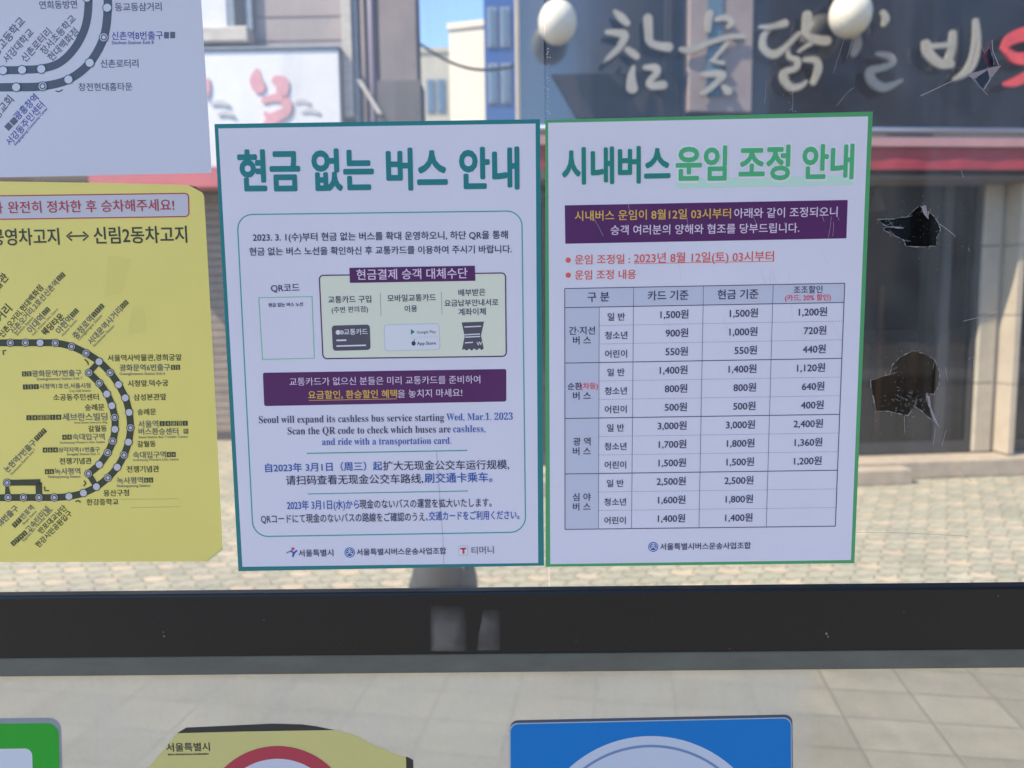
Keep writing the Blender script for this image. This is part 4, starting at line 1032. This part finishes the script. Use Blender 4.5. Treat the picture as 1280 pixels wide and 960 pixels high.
Y.part('title_lettering', I_dk, 2); T('title_lettering', '공영차고지', *y2(-42, 284), *y2(272, 280), .022, h=19.5); T('title_lettering', '신림2동차고지', *y2(433, 276), *y2(862, 270), .022, h=19.5)
Y.stroke('title_lettering', [y2(318, 278), y2(396, 276)], 2.2)
for s_, x in ((1, 308), (-1, 407)): Y.stroke('title_lettering', [y2(x + s_ * 24, 258), y2(x, 277), y2(x + s_ * 24, 298)], 2.2)
Y.part('route_line', I_dk, 2); Y.part('station_lettering', I_dk, 2); Y.part('small_lettering', I_sl, 2)
def smooth(pts, n=5):
    out = []
    for i in range(len(pts) - 1):
        p0, p1, p2, p3 = pts[max(0, i - 1)], pts[i], pts[i + 1], pts[min(len(pts) - 1, i + 2)]
        for j in range(n):
            t = j / n
            out.append(tuple(.5 * (2 * b + (c - a) * t + (2 * a - 5 * b + 4 * c - d) * t * t + (3 * b - a - 3 * c + d) * t ** 3) for a, b, c, d in zip(p0, p1, p2, p3)))
    return out + [pts[-1]]
outer = [(-90, y2(0, 770)[1] + .5)] + [y2(*p) for p in ((0, 770), (117, 770), (185, 770), (255, 771), (330, 787), (397, 818), (457, 857), (508, 908))] + [y3(*p) for p in ((547, 77), (578, 138), (596, 205), (602, 276), (593, 342), (572, 402), (541, 458), (498, 507), (445, 548), (385, 577), (318, 593), (250, 598), (180, 598), (108, 598), (37, 598), (0, 599))] + [(-90, y3(0, 600)[1])]
inner = [y2(457, 857)] + [y3(*p) for p in ((410, 22), (458, 70), (493, 120), (516, 174), (529, 228), (530, 283), (520, 337), (497, 391), (458, 446), (408, 488), (445, 548))]
Y.stroke('route_line', smooth(outer), 8.6)
Y.part('inner_route_line', I_dk, 3)
Y.stroke('inner_route_line', [inner[0], inner[1]], 7); Y.stroke('inner_route_line', smooth(inner[1:-1]), 8.6); Y.stroke('inner_route_line', [inner[-2], inner[-1]], 7)
Y.stroke('inner_route_line', [y3(37, 598), y3(32, 530), y3(185, 528)], 8); Y.stroke('inner_route_line', [y3(178, 528), y3(180, 598)], 8)
for a, b, c in (((205, 548), (207, 566), (226, 566)), ((348, 617), (362, 612), (372, 620)), ((387, 520), (396, 532), (386, 545))): Y.stroke('inner_route_line', [y3(*a), y3(*b), y3(*c)], 1.6)
Y.stroke('inner_route_line', [y2(390, 846), y2(404, 858), y2(408, 872)], 1.6); Y.stroke('inner_route_line', [y2(28, 806), y2(14, 806), y2(16, 826)], 1.6)
def station(sh, c, kind, r, inkd, inkw):
    k_ = sh.part('station_marker', inkd, 4, key=('m', c)); sh.disc(k_, c, r * 1.22, 18)
    d_ = sh.part('disc', inkw, 5, k_, key=('d', c)); sh.disc(d_, c, r, 18)
    if kind:
        q_ = sh.part('ring', inkd, 6, k_, key=('r', c)); sh.ring(q_, c, r * .78, r * .28, 18)
for f, k, L in ((y2, 1, ((-25, 770), (47, 770), (117, 770), (255, 771), (330, 787), (397, 818), (508, 908))), (y2, 0, ((185, 770), (457, 857))), (y3, 1, ((410, 22), (602, 276), (572, 402), (498, 507), (250, 598), (180, 598), (108, 598), (37, 598), (32, 530), (458, 70), (529, 228), (520, 337), (497, 391), (408, 488))),
                (y3, 0, ((547, 77), (578, 138), (596, 205), (593, 342), (541, 458), (445, 548), (385, 577), (318, 593), (493, 120), (516, 174), (530, 283), (458, 446)))):
    for p in L: station(Y, f(*p), k, 4.3, I_dk, I_ywhite)
D, Sm = 'station_lettering', 'small_lettering'
def badge(f, a, b, s='●3', h=6.2):
    """line numbers of the underground: dark tabs"""
    p, q = Vector(f(*a)), Vector(f(*b)); d = (q - p); n = max(1, round(d.length / 7.0))
    for i in range(n):
        u, v = p + d * (i + .06) / n, p + d * (i + .94) / n
        kb = Y.part('line_badge', I_dk, 2, key=('b', a, i)); kn = Y.part('badge_number', M_bn, 3, kb, key=('n', a, i))
        Y.stroke(kb, [u, v], h)
        Y.text(kn, s[i % len(s)], *((u + v) / 2), *v, .03, None, 6.0, 'C')
M_bn = mat('badge number ink', (.60, .53, .16), .4)
lab2 = [('신촌오거리.현대백화점', 2, 738, 190, 510, D, .02), ('신촌오거리.2호선신촌역', 55, 722, 262, 487, Sm, .014), ('이대역', 133, 718, 196, 646, Sm, .014), ('웨딩타운', 198, 728, 288, 642, D, .03),
        ('아현역', 265, 722, 326, 652, Sm, .014), ('충정로역', 342, 745, 424, 652, Sm, .014), ('서대문역사거리', 412, 772, 556, 612, Sm, .014), ('거리', -10, 662, 42, 604, D, .02), ('박물관', -50, 545, 28, 458, D, .02),
        ('Sinchon Station', 75, 734, 150, 652, Sm, 0), ('Ewha Womans Univ. Station', 150, 734, 265, 612, Sm, 0), ('Ahyeon Station', 285, 738, 352, 664, Sm, 0), ('Chungjeongno Station', 360, 756, 468, 642, Sm, 0), ('Seodaemun Station', 430, 786, 524, 690, Sm, 0),
        ('서울역사박물관,경희궁앞', 497, 841, 838, 837, D, .018), ('광화문역6번출구', 552, 886, 785, 883, Sm, .016), ('Gwanghwamun Station Exit 6', 552, 913, 762, 911, Sm, .004), ('광화문역7번출구', 148, 913, 375, 909, Sm, .016), ('Gwanghwamun Station Exit 7', 170, 937, 380, 933, Sm, .004)]
for s_, x0, y0, x1, y1, k, b in lab2: T(Y.part('station_label', I_dk if k == D else I_sl, 2, key=(s_, x0, y0)), s_, *y2(x0, y0), *y2(x1, y1), b)
lab3 = [('시청앞.덕수궁', 590, 72, 776, 69, D, .016), ('삼성본관앞', 617, 136, 767, 133, D, .018), ('숭례문', 634, 204, 720, 202, D, .018), ('서울역', 638, 260, 730, 258, Sm, .02), ('버스환승센터', 640, 294, 822, 292, Sm, .02),
        ('Seoul Station Bus Transfer Center', 640, 319, 868, 316, Sm, .004), ('갈월동', 634, 352, 718, 350, D, .02), ('숙대입구역', 614, 402, 765, 400, Sm, .018), ("Sookmyung Women's Univ. Station", 614, 424, 825, 421, Sm, .004), ('전쟁기념관', 585, 468, 734, 466, D, .016),
        ('녹사평역', 540, 520, 660, 518, Sm, .018), ('Noksapyeong Station', 540, 544, 693, 542, Sm, .004), ('용산구청', 478, 578, 595, 576, D, .018), ('한강중학교', 400, 620, 546, 618, D, .018),
        ('시청역1호선,서울시청', 182, 85, 417, 81, Sm, .014), ('City Hall Station', 320, 106, 420, 104, Sm, .004), ('소공동주민센터', 246, 136, 455, 134, D, .018), ('숭례문', 392, 183, 481, 181, D, .018), ('세브란스빌딩', 288, 227, 495, 225, Sm, .02), ('Seoul Station Severance Bldg', 342, 252, 495, 250, Sm, .004),
        ('갈월동', 408, 281, 492, 279, D, .02), ('숙대입구역', 335, 319, 482, 317, Sm, .018), ("Sookmyung Women's Univ. Station", 276, 344, 484, 341, Sm, .004), ('삼각지역11번출구', 270, 378, 460, 376, Sm, .014), ('Samgakji Station Exit 11', 308, 398, 460, 396, Sm, .004), ('전쟁기념관', 275, 431, 422, 429, D, .016),
        ('녹사평역', 252, 478, 370, 476, Sm, .018), ('Noksapyeong Station', 222, 502, 370, 500, Sm, .004), ('논현역7번출구', 25, 475, 160, 338, Sm, .016), ('Nonhyeon Station Exit 7', 50, 492, 160, 375, Sm, 0), ('역8번출구', -20, 735, 78, 642, Sm, .016),
        ('반포역', 98, 692, 150, 640, Sm, .016), ('고속터미널', 125, 752, 222, 645, Sm, .018), ('Banpo Station', 106, 720, 166, 660, Sm, 0), ('Express Bus Terminal Station', 106, 798, 240, 652, Sm, 0), ('반포대교남단', 182, 757, 300, 640, D, .02), ('한강시민공원입구', 170, 822, 325, 665, D, .02)]
for s_, x0, y0, x1, y1, k, b in lab3: T(Y.part('station_label', I_dk if k == D else I_sl, 2, key=(s_, x0, y0, 3)), s_, *y3(x0, y0), *y3(x1, y1), b)
badge(y2, (788, 884), (832, 883), '5'); badge(y2, (100, 914), (146, 913), '5'); badge(y2, (264, 480), (296, 450), '2'); badge(y2, (198, 640), (226, 610), '2'); badge(y2, (328, 648), (358, 616), '2'); badge(y2, (426, 648), (476, 594), '25'); badge(y2, (558, 608), (588, 578), '5')
badge(y3, (735, 257), (868, 255), '14공경'); badge(y3, (846, 292), (870, 292), '환'); badge(y3, (768, 400), (812, 399), '4'); badge(y3, (664, 518), (708, 517), '6'); badge(y3, (104, 88), (180, 86), '12'); badge(y3, (120, 230), (284, 227), '14공경'); badge(y3, (286, 320), (332, 319), '4'); badge(y3, (196, 379), (268, 378), '46'); badge(y3, (206, 479), (250, 478), '6')
badge(y3, (162, 332), (210, 284), '7'); badge(y3, (60, 732), (96, 696), '7'); badge(y3, (54, 816), (122, 756), '379')

# ---- white route map
Wm = Sheet(0.0004); w1 = Wm.crop(0, 0, 4.175)
P_w3 = paper_mat('white route map paper', (.72, .72, .80), var=.03, scale=6)
I_wl = mat('slate blue map line', ink(66, 78, 100), .42); I_wt = mat('slate lettering', ink(80, 88, 116), .45); I_wb = mat('blue map lettering', ink(62, 72, 158), .45); I_ww = mat('white station ink', (.70, .75, .86), .4)
nW = empty('route_map', 'white bus route map with a slate double line above the yellow map', 'route map', onY(100, 220, 0))
Wm.part('sheet', P_w3, 0); Wm.poly('sheet', [(-330, -200), w1(1042, -830), w1(1050, 0), w1(1078, 450), w1(1105, 903), w1(0, 925), (-330, 227)])
T = Wm.text
Wm.part('route_line', I_wl, 1); Wm.part('inner_route_line', I_wl, 1); Wm.part('station_lettering', I_wt, 1); Wm.part('blue_lettering', I_wb, 1)
Wm.stroke('route_line', smooth([w1(*p) for p in ((540, -400), (556, -150), (562, 40), (541, 195), (468, 328), (357, 415), (222, 450), (84, 455), (-80, 456), (-500, 458))], 8), 10.6)
Wm.stroke('inner_route_line', smooth([w1(*p) for p in ((440, -400), (455, -150), (462, 10), (445, 140), (390, 250), (310, 328), (215, 358), (115, 364), (15, 367), (-500, 370))], 8), 10)
for p in ((559, 40), (468, 328), (357, 415), (84, 455), (215, 360), (115, 364), (15, 367), (454, -12)): station(Wm, w1(*p), 0, 5.0, I_wl, I_ww)
for p in ((541, 195), (222, 450)): station(Wm, w1(*p), 1, 5.0, I_wl, I_ww)
Wm.stroke('route_line', [w1(290, 475), w1(308, 478), w1(328, 468)], 1.6)
for s_, x0, y0, x1, y1, k, b in (('동교동삼거리', 600, 38, 843, 35, 'station_lettering', .014), ('신촌역8번출구', 583, 188, 850, 184, 'blue_lettering', .018), ('Sinchon Station Exit 8', 583, 222, 802, 220, 'blue_lettering', .01), ('신촌로터리', 525, 333, 722, 331, 'station_lettering', .016), ('창전현대홈타운', 410, 455, 690, 452, 'station_lettering', .018),
        ('연희동방면', 205, 27, 402, 23, 'station_lettering', .014), ('중앙고등학교', -62, 320, 118, 100, 'station_lettering', .016), ('서강대학교', 25, 318, 165, 160, 'station_lettering', .014), ('신촌로터리', 120, 314, 258, 158, 'station_lettering', .014), ('창서초등학교', 220, 275, 385, 88, 'station_lettering', .018), ('현대백화점', 258, 308, 400, 158, 'station_lettering', .018),
        ('광성교회', -60, 650, 58, 510, 'station_lettering', .016), ('광흥창역', 82, 616, 190, 502, 'blue_lettering', .024), ('서강동주민센터', 40, 750, 222, 540, 'blue_lettering', .02), ('Seogangdong Community Center', 75, 756, 245, 562, 'blue_lettering', .01)):
    T(Wm.part('station_label', I_wt if k[0] == 's' else I_wb, 1, key=(s_, x0)), s_, *w1(x0, y0), *w1(x1, y1), b)
for a, b in (((856, 184), (882, 184)), ((888, 183), (914, 183)), ((33, 672), (56, 648)), ((60, 645), (84, 620))): Wm.stroke(Wm.part('line_badge', I_wt, 1, key=('b', a)), [w1(*a), w1(*b)], 8)

# ---- stickers on the lower pane
G = Sheet(0.0004); g5 = G.crop(0, 660, 2.0); g6 = G.crop(620, 660, 1.9394)
nG = empty('green_sticker', 'green sticker with a white field and rounded corner, bottom left', 'sticker', onY(10, 955, 0))
M_rim = mat('grey sticker rim', (.30, .33, .34), .5, var=.2, scale=40)
G.part('rim', M_rim, 0); G.poly('rim', G.rrect([(-160, 900), (76, 897), (82, 1100), (-160, 1110)], 15, 10))
G.part('green_field', mat('bright green print', (.030, .40, .035), .4, spec=.25, var=.05), 1); G.poly('green_field', G.rrect([(-158, 906), (73, 904), (77.5, 1096), (-158, 1104)], 14, 10))
G.part('white_field', mat('white sticker field', (.70, .72, .76), .4), 2); G.poly('white_field', G.rrect([(-140, 938), (40, 935.5), (44, 1070), (-140, 1076)], 9, 8))
N_ = Sheet(0.0004)
nN = empty('no_smoking_sticker', 'torn yellow sticker with a red ring over black backing', 'sticker', onY(347, 958, 0))
N_.part('backing', mat('black sticker backing', (.035, .035, .032), .6, var=.3, scale=80), 0)
N_.poly('backing', [(222, 916), (233, 909.5), (340, 904.5), (378, 905.5), (396, 908), (418, 912.5), (500, 948), (509, 946), (516.5, 950), (521, 1130), (190, 1130), (186, 962)])
N_.part('yellow_sheet', mat('pale yellow sticker', (.70, .62, .22), .42, var=.04, scale=12), 1)
N_.poly('yellow_sheet', [(221.5, 916.5), (300, 914.5), (417, 912.5), (430, 915), (448, 921), (466, 931), (478, 935), (490, 941), (507.5, 947), (511, 1110), (170, 1110), (172, 980), (185, 960), (204, 938)])
N_.part('white_disc', mat('white disc print', (.66, .67, .74), .4), 2); N_.disc('white_disc', (347, 1028), 84, 64)
N_.part('red_ring', mat('red ring print', (.50, .045, .075), .4), 3); N_.ring('red_ring', (347, 1028), 95.5, 16, 72)
N_.part('lettering', mat('dark sticker print', (.06, .055, .035), .5), 2); N_.text('lettering', '서울특별시', 208, 934.5, 262, 933.5, .03); N_.text('lettering', 'SEOUL METROPOLITAN GOVERNMENT', 210, 943.2, 261, 942.4, .05)
U = Sheet(0.0004)
nU = empty('blue_sign', 'blue sign plate with a round white field, bottom centre', 'sign', onY(815, 958, 0))
U.part('rim', mat('dark plate shadow edge', (.07, .09, .13), .5), 0); U.poly('rim', U.rrect([(637.5, 900.5), (990.5, 893), (993, 1250), (639, 1256)], 10, 8))  # dark strip along the top is the plate's shadow, put in as colour
U.part('light_edge', mat('pale plate edge', (.42, .50, .58), .4), 1); U.poly('light_edge', U.rrect([(636.5, 904), (989.5, 896.5), (991.5, 1246), (638, 1252)], 10, 8))
U.part('blue_field', mat('bright blue print', (.003, .20, .56), .3, spec=.25, var=.04), 2); U.poly('blue_field', U.rrect([(638.2, 905.5), (988.4, 898), (990.2, 1244), (639.4, 1250)], 9.5, 8))
U.part('white_field', mat('pale disc print', (.60, .65, .74), .35), 3); U.disc('white_field', (814, 1072), 152, 96)
U.part('blue_ring', mat('soft blue ring', (.17, .28, .46), .35), 4); U.ring('blue_ring', (814, 1072), 141, 3.2, 96)
U.part('inner_field', mat('lavender disc print', (.50, .56, .66), .35), 4); U.disc('inner_field', (814, 1092), 132, 96)
flush([A, Bp, Y, Wm, G, N_, U, PS, RS], [nA, nB, nY, nW, nG, nN, nU, shl, rl])
